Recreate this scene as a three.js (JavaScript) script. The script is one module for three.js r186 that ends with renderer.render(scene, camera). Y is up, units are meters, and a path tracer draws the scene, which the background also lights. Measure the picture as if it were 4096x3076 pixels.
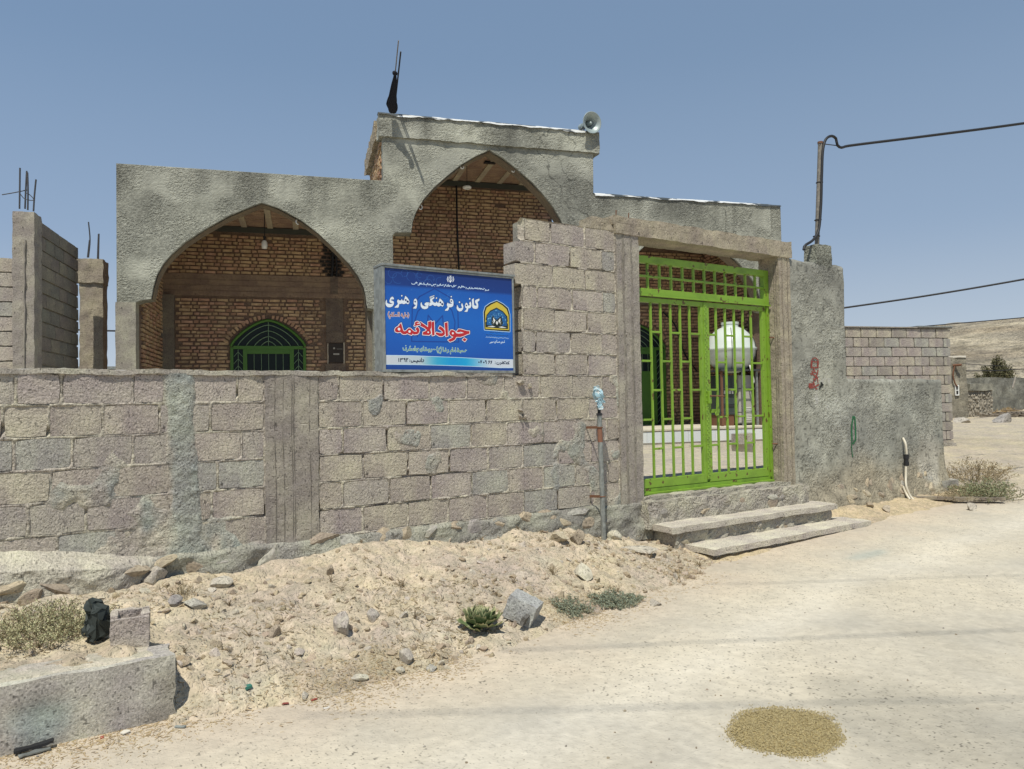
import * as THREE from 'three';
import { mergeGeometries, mergeVertices, toCreasedNormals } from 'three/addons/utils/BufferGeometryUtils.js';
import { RoundedBoxGeometry } from 'three/addons/geometries/RoundedBoxGeometry.js';

// ---------- camera, sky, sun, exposure ----------
const R = THREE.MathUtils.degToRad, V3 = (x, y, z) => new THREE.Vector3(x, y, z);
const scene = new THREE.Scene();
const camera = new THREE.PerspectiveCamera(55.07, 4096 / 3076, 0.05, 1200);
camera.position.set(0, 1.5, 5.551);
camera.rotation.order = 'YXZ';
camera.rotation.set(R(1.49), R(-32.4), R(-1.05));
camera.updateMatrixWorld(true);
const SUN = V3(-0.338, 0.883, 0.326).normalize();
{
  const W = 256, H = 128, d = new Float32Array(W * H * 4);
  const stops = [[-1, .34, .31, .26], [-0.02, .40, .40, .38], [0, .53, .57, .61], [0.06, .43, .505, .60], [0.2, .255, .36, .525], [0.42, .165, .265, .43], [1, .10, .18, .34]];
  for (let j = 0; j < H; j++) {
    const y = Math.sin(((j + .5) / H - .5) * Math.PI);
    let k = 0; while (k < stops.length - 2 && y > stops[k + 1][0]) k++;
    const a = stops[k], b = stops[k + 1], t = Math.min(1, Math.max(0, (y - a[0]) / (b[0] - a[0])));
    for (let i = 0; i < W; i++) { const az = ((i + .5) / W - .5) * 2 * Math.PI, hz = (.5 + .5 * Math.cos(az + .15)) * .27 * (y > 0 ? 1 : 0), q = [0, 1, 2].map((c) => a[c + 1] + (b[c + 1] - a[c + 1]) * t), g = q[0] * .3 + q[1] * .45 + q[2] * .25; for (let c = 0; c < 3; c++) d[(j * W + i) * 4 + c] = q[c] + (g * [.86, 1.02, 1.12][c] - q[c]) * hz * .8; } // dust haze greys the sky to the east
    for (let i = 0; i < W; i++) d[(j * W + i) * 4 + 3] = 1;
  }
  const sky = new THREE.DataTexture(d, W, H, THREE.RGBAFormat, THREE.FloatType);
  sky.mapping = THREE.EquirectangularReflectionMapping; sky.magFilter = sky.minFilter = THREE.LinearFilter; sky.needsUpdate = true;
  scene.background = sky; scene.environment = sky;
}
const sun = new THREE.DirectionalLight(new THREE.Color(1, 0.96, 0.85), 4.0);
sun.position.copy(SUN).multiplyScalar(60).add(V3(5, 0, -2)); sun.target.position.set(5, 0, -2);
sun.castShadow = true; sun.shadow.mapSize.set(4096, 4096);
Object.assign(sun.shadow.camera, { left: -25, right: 25, top: 25, bottom: -25, near: 1, far: 140 });
scene.add(sun, sun.target);
const renderer = new THREE.WebGLRenderer({ antialias: true });
renderer.toneMapping = THREE.LinearToneMapping; renderer.toneMappingExposure = 1.12;
renderer.shadowMap.enabled = true;

// ---------- random numbers and noise ----------
function RNG(s) { return () => { s = (s + 0x6d2b79f5) | 0; let t = Math.imul(s ^ (s >>> 15), 1 | s); t = (t + Math.imul(t ^ (t >>> 7), 61 | t)) ^ t; return ((t ^ (t >>> 14)) >>> 0) / 4294967296; }; }
const rnd = RNG(77), rr = (a, b) => a + (b - a) * rnd(), pick = (a) => a[Math.floor(rnd() * a.length)];
const h3 = (x, y, z) => { let n = (Math.imul(x, 374761393) + Math.imul(y, 668265263) + Math.imul(z, 1442695041)) | 0; n = Math.imul(n ^ (n >>> 13), 1274126177); n = Math.imul(n ^ (n >>> 15), 0x2c1b3c6d); return ((n ^ (n >>> 16)) >>> 0) / 4294967296; };
const sm = (t) => t * t * (3 - 2 * t), lerp = (a, b, t) => a + (b - a) * t, clamp = (x, a = 0, b = 1) => Math.min(b, Math.max(a, x));
const sstep = (a, b, x) => sm(clamp((x - a) / (b - a)));
function vn(x, y, z = 0) {
  const X = Math.floor(x), Y = Math.floor(y), Z = Math.floor(z), u = sm(x - X), v = sm(y - Y), w = sm(z - Z);
  const a = lerp(lerp(h3(X, Y, Z), h3(X + 1, Y, Z), u), lerp(h3(X, Y + 1, Z), h3(X + 1, Y + 1, Z), u), v);
  const b = lerp(lerp(h3(X, Y, Z + 1), h3(X + 1, Y, Z + 1), u), lerp(h3(X, Y + 1, Z + 1), h3(X + 1, Y + 1, Z + 1), u), v);
  return lerp(a, b, w) * 2 - 1;
}
const fbm = (x, y, z = 0, o = 4) => { let s = 0, a = .5; for (let i = 0; i < o; i++) { s += a * vn(x, y, z + i * 7.3); x *= 2.03; y *= 2.03; z *= 2.03; a *= .5; } return s; };
function pn(x, y, p, s) {
  const X = Math.floor(x), Y = Math.floor(y), u = sm(x - X), v = sm(y - Y), m = (k) => ((k % p) + p) % p;
  return lerp(lerp(h3(m(X), m(Y), s), h3(m(X + 1), m(Y), s), u), lerp(h3(m(X), m(Y + 1), s), h3(m(X + 1), m(Y + 1), s), u), v) * 2 - 1;
}
const pf = (x, y, p, s, o) => { let r = 0, a = .5; for (let i = 0; i < o; i++) { r += a * pn(x * p, y * p, p, s + i); p *= 2; a *= .55; } return r; };

// ---------- textures ----------
function tex(n, size, fn, srgb) {
  const d = new Uint8Array(n * n * 4);
  for (let j = 0; j < n; j++) for (let i = 0; i < n; i++) {
    const c = fn(i / n, j / n), o = (j * n + i) * 4;
    if (typeof c === 'number') d[o] = d[o + 1] = d[o + 2] = clamp(c) * 255; else for (let k = 0; k < 3; k++) d[o + k] = clamp(c[k]) * 255;
    d[o + 3] = 255;
  }
  const t = new THREE.DataTexture(d, n, n); t.wrapS = t.wrapT = THREE.RepeatWrapping; t.magFilter = THREE.LinearFilter; t.minFilter = THREE.LinearMipmapLinearFilter;
  t.repeat.set(1 / size, 1 / size); if (srgb) t.colorSpace = THREE.SRGBColorSpace; t.needsUpdate = true; return t;
}
const gritC = tex(512, .9, (u, v) => { const n = pf(u, v, 6, 1, 5), s = h3((u * 512) | 0, (v * 512) | 0, 3), q = pn(u * 84, v * 84, 84, 5), w = pn(u * 170, v * 170, 170, 6), b = .87 + n * .12 + (s - .5) * .08 + q * .09 + w * .09 - (q > .42 ? (q - .42) * .75 : 0) + .02; return [b, b * (1 + n * .02), b * (1 - n * .03)]; }, true);
const gritB = tex(512, .34, (u, v) => { const n = pf(u, v, 24, 11, 4), p = pn(u * 60, v * 60, 60, 17); return .55 + n * .55 - (p > .45 ? (p - .45) * .9 : 0); });
const plastC = tex(1024, 3.2, (u, v) => { const a = pf(u, v, 4, 21, 5), b = pf(u, v, 24, 31, 4), g = pn(u * 110, v * 110, 110, 41); const t = .86 + a * .22 + b * .16 - (g > .35 ? (g - .35) * .4 : 0); return [t, t * 1.005, t * (.985 - a * .02)]; }, true);
const plastB = tex(1024, 1.05, (u, v) => {
  const m = clamp(.42 + 2.4 * pf(u, v, 3, 51, 3)), wx = pf(u, v, 14, 61, 2) * .05, r = 1 - Math.abs(pf(u + wx, v + wx, 30, 71, 3)) * 2.4, q = pf(u + wx, v, 44, 81, 3);
  const e = pn(u * 95 + wx * 40, v * 95, 95, 91); return .5 + m * (r * .07 + q * .5 + Math.max(0, e - .1) * .45) + (1 - m) * q * .16;
});
const dirtC = tex(1024, 1.7, (u, v) => { const a = pf(u, v, 5, 101, 5), b = pf(u, v, 40, 111, 4), s = pn(u * 200, v * 200, 200, 121); const t = .88 + a * .1 + b * .12 + (s > .6 ? .07 : s < -.68 ? -.13 : 0); return [t, t * (.995 - b * .02), t * (.98 - a * .06)]; }, true);
const dirtB = tex(1024, 1.1, (u, v) => { const b = pf(u, v, 18, 131, 5), s = pn(u * 70, v * 70, 70, 141), q = pn(u * 130, v * 130, 130, 142); return .5 + b * .35 + Math.max(0, s - .3) * .5 + Math.max(0, q - .4) * .35; });
const roadC = tex(1024, 2.6, (u, v) => { const a = pf(u, v, 4, 151, 5), b = pf(u, v, 60, 161, 3), s = pn(u * 220, v * 220, 220, 171); const t = .92 + a * .07 + b * .06 - (s > .62 ? (s - .62) * clamp(.55 + 1.6 * a, 0, 1.2) : 0); return [t, t * (1 - .01 * a), t * (.985 - .03 * a)]; }, true);
const roadB = tex(1024, 1.2, (u, v) => .5 + pf(u, v, 40, 181, 4) * .4 + Math.max(0, pn(u * 120, v * 120, 120, 191) - .45) * .6);
const brickT = tex(512, .7, (u, v) => { const a = pf(u, v, 8, 201, 5), s = h3((u * 512) | 0, (v * 512) | 0, 9); const t = .88 + a * .2 + (s - .5) * .1; return [t, t * (1 + a * .05), t * (1 + a * .08)]; }, true);
const castB = tex(512, .8, (u, v) => .5 + pf(u, v, 10, 211, 5) * .5 - Math.max(0, pn(u * 50, v * 50, 50, 215) - .62) * 1.2);
const galvT = tex(256, .25, (u, v) => { const t = .9 + pf(u, v, 7, 221, 3) * .18; return [t, t, t]; }, true);

const facadeC = tex(1024, 13, (U, V) => { // the cement front over its whole length: trowelled patches, drips below the edges, hairline cracks
  const u = U * 13 - (U > .85 ? 13 : 0), y = V * 13, a = fbm(u * .9, y * .9, 2, 4), b = fbm(u * 3.2, y * 3.2, 5, 4), s = h3((U * 1024) | 0, (V * 1024) | 0, 77) - .5, g = vn(u * 21, y * 21, 3);
  const smooth = sstep(.02, .3, fbm(u * 1.1 + 4, y * 1.3, 9, 3)), rough = 1 - smooth; let t = .80 + .14 * a + .10 * b + .12 * smooth + rough * (s * .16 + g * .10 - (g > .35 ? .12 : 0));
  const edge = u > 2.95 && u < 7.15 ? 6.75 : 5.56, drip = sstep(1.1, .0, edge - y) * clamp(.25 + 1.3 * fbm(u * 4.5, y * .5, 13, 3)); t *= 1 - .26 * drip;
  const cr = Math.abs(fbm(u * .8 + 2, y * .8, 31, 5)); if (cr < .006 && fbm(u * .5, y * .5, 33, 2) > .05) t *= .72;
  return [t, t * 1.0, t * (.985 - .02 * a)];
}, true);
const paintT = tex(512, 1.3, (u, v) => { const n = pf(u, v, 5, 501, 4), q = pf(u, v, 22, 511, 4), k = clamp(1 + .18 * n + .12 * q), r = sstep(.47, .54, q + .35 * n) * .9; return [lerp(.485 * k, .34, r), lerp(.625 * k, .24, r), lerp(.195 * k, .13, r)]; }, true);
// ---------- materials ----------
const C = (r, g, b) => new THREE.Color().setRGB(r, g, b);
const S = (o) => new THREE.MeshStandardMaterial({ roughness: .92, ...o });
const concrete = (c, o = {}) => S({ color: c, map: gritC, bumpMap: gritB, bumpScale: .004, ...o });
const M = {
  mortar: concrete(C(1, 1, 1), { vertexColors: true, bumpScale: .008 }),
  core: concrete(C(.33, .31, .26)),
  cast: S({ color: C(.41, .37, .31), map: gritC, bumpMap: castB, bumpScale: .008, vertexColors: false }),
  castDark: S({ color: C(.385, .345, .29), map: gritC, bumpMap: castB, bumpScale: .008 }),
  lintel: S({ color: C(.43, .37, .28), map: gritC, bumpMap: castB, bumpScale: .012 }),
  plaster: S({ color: C(.455, .455, .395), map: facadeC, bumpMap: plastB, bumpScale: .024 }),
  plasterV: S({ color: C(1, 1, 1), map: plastC, bumpMap: plastB, bumpScale: .016, vertexColors: true }),
  rough: S({ color: C(.50, .46, .375), map: gritC, bumpMap: plastB, bumpScale: .022 }),
  ground: S({ color: C(1, 1, 1), map: dirtC, bumpMap: dirtB, bumpScale: .026, vertexColors: true, roughness: 1 }),
  road: S({ color: C(1, 1, 1), map: roadC, bumpMap: roadB, bumpScale: .006, vertexColors: true, roughness: 1 }),
  yard: S({ color: C(.60, .54, .43), map: roadC, bumpMap: dirtB, bumpScale: .02, roughness: 1 }),
  slab: concrete(C(.68, .62, .51), { bumpScale: .004 }),
  green: S({ color: C(1, 1, 1), roughness: .48, map: paintT }),
  greenDark: S({ color: C(.07, .20, .02), roughness: .5 }),
  galv: S({ color: C(.36, .38, .36), roughness: .5, metalness: .45, map: galvT }),
  rust: S({ color: C(.16, .075, .04), roughness: .85 }),
  steel: S({ color: C(.07, .07, .075), roughness: .6, metalness: .4 }),
  black: S({ color: C(.012, .012, .014), roughness: .6 }),
  white: S({ color: C(.74, .74, .70), roughness: .5 }),
  whitePlastic: S({ color: C(.60, .66, .61), roughness: .35 }),
  glassDark: new THREE.MeshPhysicalMaterial({ color: C(.010, .018, .017), roughness: .3, specularIntensity: .35 }),
  brickMortar: S({ color: C(.25, .17, .12), map: gritC, bumpMap: gritB, bumpScale: .008 }),
  flag: S({ color: C(.008, .009, .016), roughness: .95, side: THREE.DoubleSide }),
  felt: S({ color: C(1, 1, 1), vertexColors: true, roughness: .6, side: THREE.DoubleSide }),
  stem: S({ color: C(.26, .21, .12), roughness: .9 }),
  straw: S({ color: C(.46, .37, .22), roughness: .9 }),
  wood: S({ color: C(.32, .27, .2), map: gritC, roughness: .9 }),
};
const leafM = (c, t = .25) => new THREE.MeshPhysicalMaterial({ color: c, roughness: .85, side: THREE.DoubleSide, transmission: 0, thickness: 0 });
const blockM = [[.525, .46, .39], [.50, .44, .385], [.535, .475, .38], [.505, .445, .37], [.515, .45, .395], [.485, .435, .375], [.555, .495, .395], [.475, .455, .395]].map((c) => concrete(C(...c), { bumpScale: .0055 }));
const brickM = [[.40, .25, .155], [.36, .205, .135], [.43, .295, .17], [.33, .20, .13], [.39, .27, .155], [.42, .25, .17], [.30, .205, .125], [.40, .235, .15]].map((c) => S({ color: C(c[0] * 1.5, c[1] * 1.5, c[2] * 1.5), map: brickT, bumpMap: gritB, bumpScale: .004 }));
const stoneM = [[.54, .46, .335], [.45, .375, .275], [.58, .53, .43], [.52, .43, .30], [.46, .43, .375]].map((c) => S({ color: C(...c), map: gritC, bumpMap: gritB, bumpScale: .0022, roughness: 1 }));

// ---------- survey: sight lines from the spot where the place was measured, met with its planes ----------
const EYE = V3(0, 1.5, 5.551), TURN = new THREE.Matrix4().makeRotationFromEuler(new THREE.Euler(R(1.49), R(-32.4), R(-1.05), 'YXZ'));
const YB = R(16.6), DB = V3(Math.cos(YB), 0, Math.sin(YB)), NB = V3(-Math.sin(YB), 0, Math.cos(YB)), FPX = 2950;
const ray = (px, py) => V3((px - 2048) / FPX, (1538 - py) / FPX, -1).applyMatrix4(TURN);
const along = (px, py, depth) => ray(px, py).multiplyScalar(depth).add(EYE);
const onZ = (px, py, z = 0) => { const d = ray(px, py); return d.multiplyScalar((z - 5.551) / d.z).add(EYE); };
const onY = (px, py, y) => { const d = ray(px, py); return d.multiplyScalar((y - 1.5) / d.y).add(EYE); };
const onW = (px, py, w) => { const d = ray(px, py), p = d.multiplyScalar((w - NB.dot(EYE)) / NB.dot(d)).add(EYE); return V3(DB.dot(p), p.y, w); };
const uw = (u, y, w) => V3(DB.x * u + NB.x * w, y, DB.z * u + NB.z * w);
const onGround = (px, py, off = 0) => { let y = .1, p; for (let i = 0; i < 25; i++) { p = onY(px, py, y + off); y = lerp(y, surf(p.x, p.z), .6); } p.y = y; return p; };

// ---------- things, parts ----------
const taken = {}, offs = new WeakMap();
const numbered = (n) => { const k = taken[n] = (taken[n] ?? -1) + 1; return k ? n + '_' + String(k).padStart(3, '0') : n; };
function tag(o, label, category, group) { o.userData.label = label; o.userData.category = category; if (group) o.userData.group = group; return o; }
function thing(name, label, category, p = V3(0, 0, 0), turn = 0, group) {
  const g = new THREE.Group(); g.name = numbered(name); scene.add(g); tag(g, label, category, group);
  g.position.copy(p); g.rotation.y = turn; offs.set(g, p.clone().applyAxisAngle(V3(0, 1, 0), -turn)); return g;
}
function shade(m) { m.castShadow = m.receiveShadow = true; return m; }
// geometry is given in world axes (turned things: in their own turned axes through the world's origin); it is moved to the thing's base
function part(parent, name, geo, mat, label) {
  const root = offs.get(parent), g = Array.isArray(geo) ? merge(geo) : geo;
  if (root) g.translate(-root.x, -root.y, -root.z);
  const m = shade(new THREE.Mesh(g, mat)); m.name = name; parent.add(m); offs.set(m, root ?? V3(0, 0, 0)); if (label) m.userData.label = label; return m;
}
function piece(parent, name, geo, mat, p, rot, scl) { // shared geometry, placed by its matrix
  const m = shade(new THREE.Mesh(geo, mat)), root = offs.get(parent) ?? V3(0, 0, 0); m.name = name; m.position.copy(p).sub(root);
  if (rot) m.rotation.set(...rot); if (scl) m.scale.set(...scl); parent.add(m); return m;
}
function struct(name, geo, mat, kind = 'structure') { const m = shade(new THREE.Mesh(geo, mat)); m.name = numbered(name); m.userData.kind = kind; scene.add(m); return m; }

// ---------- geometry ----------
const flat = (g) => { const r = g.index ? g.toNonIndexed() : g; for (const k of Object.keys(r.attributes)) if (!['position', 'normal', 'uv', 'color'].includes(k)) r.deleteAttribute(k); return r; };
function merge(list) { const l = list.map(flat), col = l.some((g) => g.attributes.color); if (!col) return mergeGeometries(l); return mergeGeometries(l.map((g) => g.attributes.color ? g : paint(g, 1, 1, 1))); }
function paint(g, r, gr, b) { const n = g.attributes.position.count, a = new Float32Array(n * 3); for (let i = 0; i < n; i++) { a[i * 3] = r; a[i * 3 + 1] = gr; a[i * 3 + 2] = b; } g.setAttribute('color', new THREE.BufferAttribute(a, 3)); return g; }
function triUV(g, ox = 0, oy = 0) { // uv in metres on the face that each triangle looks along
  g = flat(g); const p = g.attributes.position, n = p.count, uv = new Float32Array(n * 2), a = V3(), b = V3(), c = V3();
  for (let i = 0; i < n; i += 3) {
    a.fromBufferAttribute(p, i); b.fromBufferAttribute(p, i + 1); c.fromBufferAttribute(p, i + 2); const N = b.clone().sub(a).cross(c.clone().sub(a)), x = Math.abs(N.x), y = Math.abs(N.y), z = Math.abs(N.z);
    [a, b, c].forEach((q, k) => { const [s, t] = z >= x && z >= y ? [q.x, q.y] : x >= y ? [q.z, q.y] : [q.x, q.z]; uv[(i + k) * 2] = s + ox; uv[(i + k) * 2 + 1] = t + oy; });
  }
  g.setAttribute('uv', new THREE.BufferAttribute(uv, 2)); return g;
}
function box(x0, y0, z0, x1, y1, z1, bevel = 0) {
  const w = x1 - x0, h = y1 - y0, d = z1 - z0, g = bevel ? new RoundedBoxGeometry(w, h, d, 1, Math.min(bevel, w / 2.1, h / 2.1, d / 2.1)) : new THREE.BoxGeometry(w, h, d);
  return triUV(g.translate((x0 + x1) / 2, (y0 + y1) / 2, (z0 + z1) / 2));
}
function warp(g, amp, freq, seed = 0, o = 3) { // pushes every vertex by a smooth vector noise of its place, so that seams stay shut
  const p = g.attributes.position; for (let i = 0; i < p.count; i++) { const x = p.getX(i), y = p.getY(i), z = p.getZ(i); p.setXYZ(i, x + amp * fbm(x * freq + seed, y * freq, z * freq, o), y + amp * fbm(x * freq, y * freq + seed + 31, z * freq, o), z + amp * fbm(x * freq, y * freq, z * freq + seed + 67, o)); } return g;
}
function roughBox(x0, y0, z0, x1, y1, z1, seg = .04, amp = .012, freq = 12, seed = 0, crease = .7) {
  const w = x1 - x0, h = y1 - y0, d = z1 - z0, n = (l) => Math.max(1, Math.min(160, Math.round(l / seg)));
  let g = new THREE.BoxGeometry(w, h, d, n(w), n(h), n(d)).translate((x0 + x1) / 2, (y0 + y1) / 2, (z0 + z1) / 2);
  g.deleteAttribute('normal'); g.deleteAttribute('uv'); g = mergeVertices(g, 1e-5); warp(g, amp * 1.6, freq, seed);
  return triUV(toCreasedNormals(g, crease));
}
function sheet(nx, ny, fn, cf) { // a grid of points with metre uv from its first two numbers or given as p[3], p[4]
  const P = [], U = [], K = [], I = [];
  for (let j = 0; j <= ny; j++) for (let i = 0; i <= nx; i++) { const p = fn(i, j); P.push(p[0], p[1], p[2]); U.push(p[3], p[4]); if (cf) K.push(...cf(i, j, p)); }
  for (let j = 0; j < ny; j++) for (let i = 0; i < nx; i++) { const a = j * (nx + 1) + i, b = a + 1, c = a + nx + 1, d = c + 1; I.push(a, b, d, a, d, c); }
  const g = new THREE.BufferGeometry(); g.setAttribute('position', new THREE.Float32BufferAttribute(P, 3)); g.setAttribute('uv', new THREE.Float32BufferAttribute(U, 2)); if (cf) g.setAttribute('color', new THREE.Float32BufferAttribute(K, 3));
  g.setIndex(I); g.computeVertexNormals(); return g;
}
const tube = (pts, r, rs = 8, ts = 0) => new THREE.TubeGeometry(new THREE.CatmullRomCurve3(pts.map((p) => p.isVector3 ? p : V3(...p))), ts || Math.max(2, (pts.length - 1) * 6), r, rs, false);
const rod = (a, b, r, rs = 8) => { const d = b.clone().sub(a), g = new THREE.CylinderGeometry(r, r, d.length(), rs); g.applyQuaternion(new THREE.Quaternion().setFromUnitVectors(V3(0, 1, 0), d.clone().normalize())); return g.translate((a.x + b.x) / 2, (a.y + b.y) / 2, (a.z + b.z) / 2); };
function rock(seed, detail = 2, rough = .35, cuts = 4) {
  const r = RNG(seed * 7919 + 13); let g = new THREE.IcosahedronGeometry(1, detail); g.deleteAttribute('uv'); g.deleteAttribute('normal'); g = mergeVertices(g, 1e-4);
  const pl = []; for (let k = 0; k < cuts; k++) pl.push([V3(r() - .5, r() - .5, r() - .5).normalize(), .42 + r() * .3]);
  const p = g.attributes.position, v = V3();
  for (let i = 0; i < p.count; i++) { v.fromBufferAttribute(p, i); v.multiplyScalar(1 + rough * fbm(v.x * 1.4 + seed * 5, v.y * 1.4, v.z * 1.4, 3)); for (const [n, d] of pl) { const e = v.dot(n) - d; if (e > 0) v.addScaledVector(n, -e * .97); } p.setXYZ(i, v.x, v.y, v.z); }
  const o = triUV(toCreasedNormals(g, .38)), u = o.attributes.uv; for (let i = 0; i < u.count; i++) u.setXY(i, u.getX(i) * .07 + seed, u.getY(i) * .07); return o;
}
const rocks = [...Array(10)].map((_, i) => rock(i + 1, 2, .35, 11)), pebbles = [...Array(4)].map((_, i) => rock(i + 40, 1, .45, 7));

// ---------- the lie of the land ----------
const tab = (t) => (x) => { if (x <= t[0][0]) return t[0][1]; for (let i = 1; i < t.length; i++) if (x < t[i][0]) return lerp(t[i - 1][1], t[i][1], sm((x - t[i - 1][0]) / (t[i][0] - t[i - 1][0]))); return t[t.length - 1][1]; };
const bankTop = tab([[-.4, .385], [.8, .38], [1.4, .37], [1.9, .44], [2.3, .43], [3.1, .37], [3.9, .36], [4.5, .25], [5, .13], [5.6, .07], [7.5, .08], [8.2, .10], [11, .05]]);
const bankEdge = tab([[-.4, 1.62], [.5, 1.66], [.8, 1.70], [1.25, 1.80], [1.8, 1.72], [2.4, 1.63], [3.1, 1.45], [4.4, 1.08], [5.2, .86], [6.5, .74], [7.6, .62], [8.8, .52], [10.8, .45], [14, .3]]);
const bankPow = tab([[.36, .16], [.56, .55], [1.3, .82], [5, .95]]);
const roadH = (x, z) => Math.min(.75, .02 * Math.max(0, x - 5)) + .006 * vn(x * .8, z * .8, 3);
function dirtH(x, z) {
  const r = roadH(x, z);
  if (z < -.1 && x < 10.72) { const k = sstep(-.1, -.16, z) * sstep(10.72, 10.2, x); return lerp(r, .565 + .01 * clamp(-z, 0, 8) + .008 * fbm(x * 5, z * 5, 2, 3), k); }
  const e = bankEdge(x) + .16 * fbm(x * 1.9, z * .9, 9, 4), s = Math.max(0, z) / e;
  let h = bankTop(x) * Math.pow(Math.max(0, 1 - s), bankPow(x));
  const m = clamp(h / .16) * .75 + .25 * (s < 1.15 ? 1 : 0);
  h += m * (.05 * fbm(x * 3.4, z * 3.4, 5, 2) + .040 * fbm(x * 10, z * 10, 1, 3) + .022 * Math.abs(fbm(x * 26, z * 26, 6, 3)));
  if (x > 7.8 || z < 0) h += .02 * sstep(.9, .2, s) + .035 * sstep(10.5, 12, x) * Math.max(0, fbm(x * .7, z * .7, 4, 3)) * 2;
  h -= .05 * sstep(.92, 1.25, s) - .012 * fbm(x * 7, z * 7, 8, 3) * (s < 1.3 ? 1 : 0);
  if (x < .5) h = lerp(h, -.06, sstep(1.47, 1.54, z) * sstep(.53, .49, x));
  h = lerp(h, Math.min(h, .015), sstep(1.42, 1.62, z) * sstep(.8, .56, x) * sstep(.4, .5, x));
  return r + h;
}
const surf = (x, z) => Math.max(dirtH(x, z), roadH(x, z));
function lines(parts) { const o = []; for (const [a, b, s0, s1] of parts) { let x = a, t; const L = Math.abs(b - a), sg = Math.sign(b - a); while ((x - b) * sg < -1e-6) { o.push(x); t = Math.abs(x - a) / L; x += sg * s0 * Math.pow((s1 ?? s0) / s0, t); } } o.push(parts[parts.length - 1][1]); return o; }
{
  const X = lines([[-420, -1.2, 70, .1], [-1.2, 5.6, .018], [5.6, 13, .05], [13, 420, .08, 60]]), Z = lines([[120, 2.05, 25, .05], [2.05, -.04, .018], [-.04, -.26, .03], [-.26, -9, .1], [-9, -420, .15, 60]]);
  const col = (i, j, p) => {
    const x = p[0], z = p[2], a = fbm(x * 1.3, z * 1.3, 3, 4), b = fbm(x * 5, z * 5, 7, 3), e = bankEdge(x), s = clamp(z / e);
    let c = [.61 + .09 * a, .52 + .085 * a, .395 + .06 * a];
    const pink = clamp(2.2 * fbm(x * 1.9 + 5, z * 2.2, 12, 3)) * .55; c = [lerp(c[0], .56, pink), lerp(c[1], .47, pink), lerp(c[2], .39, pink)];
    const pale = clamp(2.4 * (b - .12)) * .6; c = [lerp(c[0], .63, pale), lerp(c[1], .57, pale), lerp(c[2], .45, pale)];
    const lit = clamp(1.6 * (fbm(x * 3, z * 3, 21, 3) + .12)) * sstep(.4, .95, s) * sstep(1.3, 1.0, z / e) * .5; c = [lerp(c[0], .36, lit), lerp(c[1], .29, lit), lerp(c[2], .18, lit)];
    const wm = sstep(4.9, 5.6, x) * sstep(11.5, 10.5, x); c = [lerp(c[0], .60, wm), lerp(c[1], .49, wm), lerp(c[2], .335, wm)];
    if (z < -.1 && x < 10.7) c = [.60, .54, .44];
    if (x > 11) { const g = clamp(fbm(x * .5, z * .5, 30, 3) * 1.5) * .6; c = [lerp(c[0], .60, .5), lerp(c[1], .53, .5), lerp(c[2], .41, .5)]; c = [lerp(c[0], .42, g), lerp(c[1], .36, g), lerp(c[2], .24, g)]; }
    return c;
  };
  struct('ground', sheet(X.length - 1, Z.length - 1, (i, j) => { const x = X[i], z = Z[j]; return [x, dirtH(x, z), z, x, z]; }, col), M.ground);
}
{
  const X = lines([[-30, -1, 2, .2], [-1, 9, .07], [9, 45, .1, 3]]), Z = lines([[40, 5, 3, .1], [5, .15, .07]]);
  const spot = onY(3900, 2950, 0), teal = onY(3480, 2210, .04);
  const col = (i, j, p) => {
    const x = p[0], z = p[2], a = fbm(x * .9, z * .9, 41, 4), b = fbm(x * 3.2, z * 3.2, 44, 4), e = bankEdge(x);
    const ty = Math.exp(-Math.pow((z - bankEdge(x) - 1.1 - .12 * a) / .22, 2)) * .07; let c = [.625 + .03 * a + ty, .563 + .03 * a + ty, .462 + .03 * a + ty];
    const k = sstep(e + .9, e - .1, z + .35 * b) * .8; c = [lerp(c[0], .60, k), lerp(c[1], .50, k), lerp(c[2], .395, k)];
    const w = clamp(b * 1.4) * .12; c = c.map((v) => v * (1 - w)); const bs = sstep(1, .4, Math.hypot((x - teal.x) / .42, (z - teal.z) / .14) + .4 * b) * .55; c = [lerp(c[0], .40, bs), lerp(c[1], .45, bs), lerp(c[2], .42, bs)];
    const d = Math.hypot((x - spot.x) / .55, (z - spot.z) / .75) + .5 * b, g = sstep(1.1, .6, d) * .42; c = [lerp(c[0], .27, g), lerp(c[1], .255, g), lerp(c[2], .22, g)];
    return c;
  };
  struct('road', sheet(X.length - 1, Z.length - 1, (i, j) => { const x = X[i], z = Z[j]; return [x, roadH(x, z), z, x, z]; }, col), M.road);
}
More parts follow.
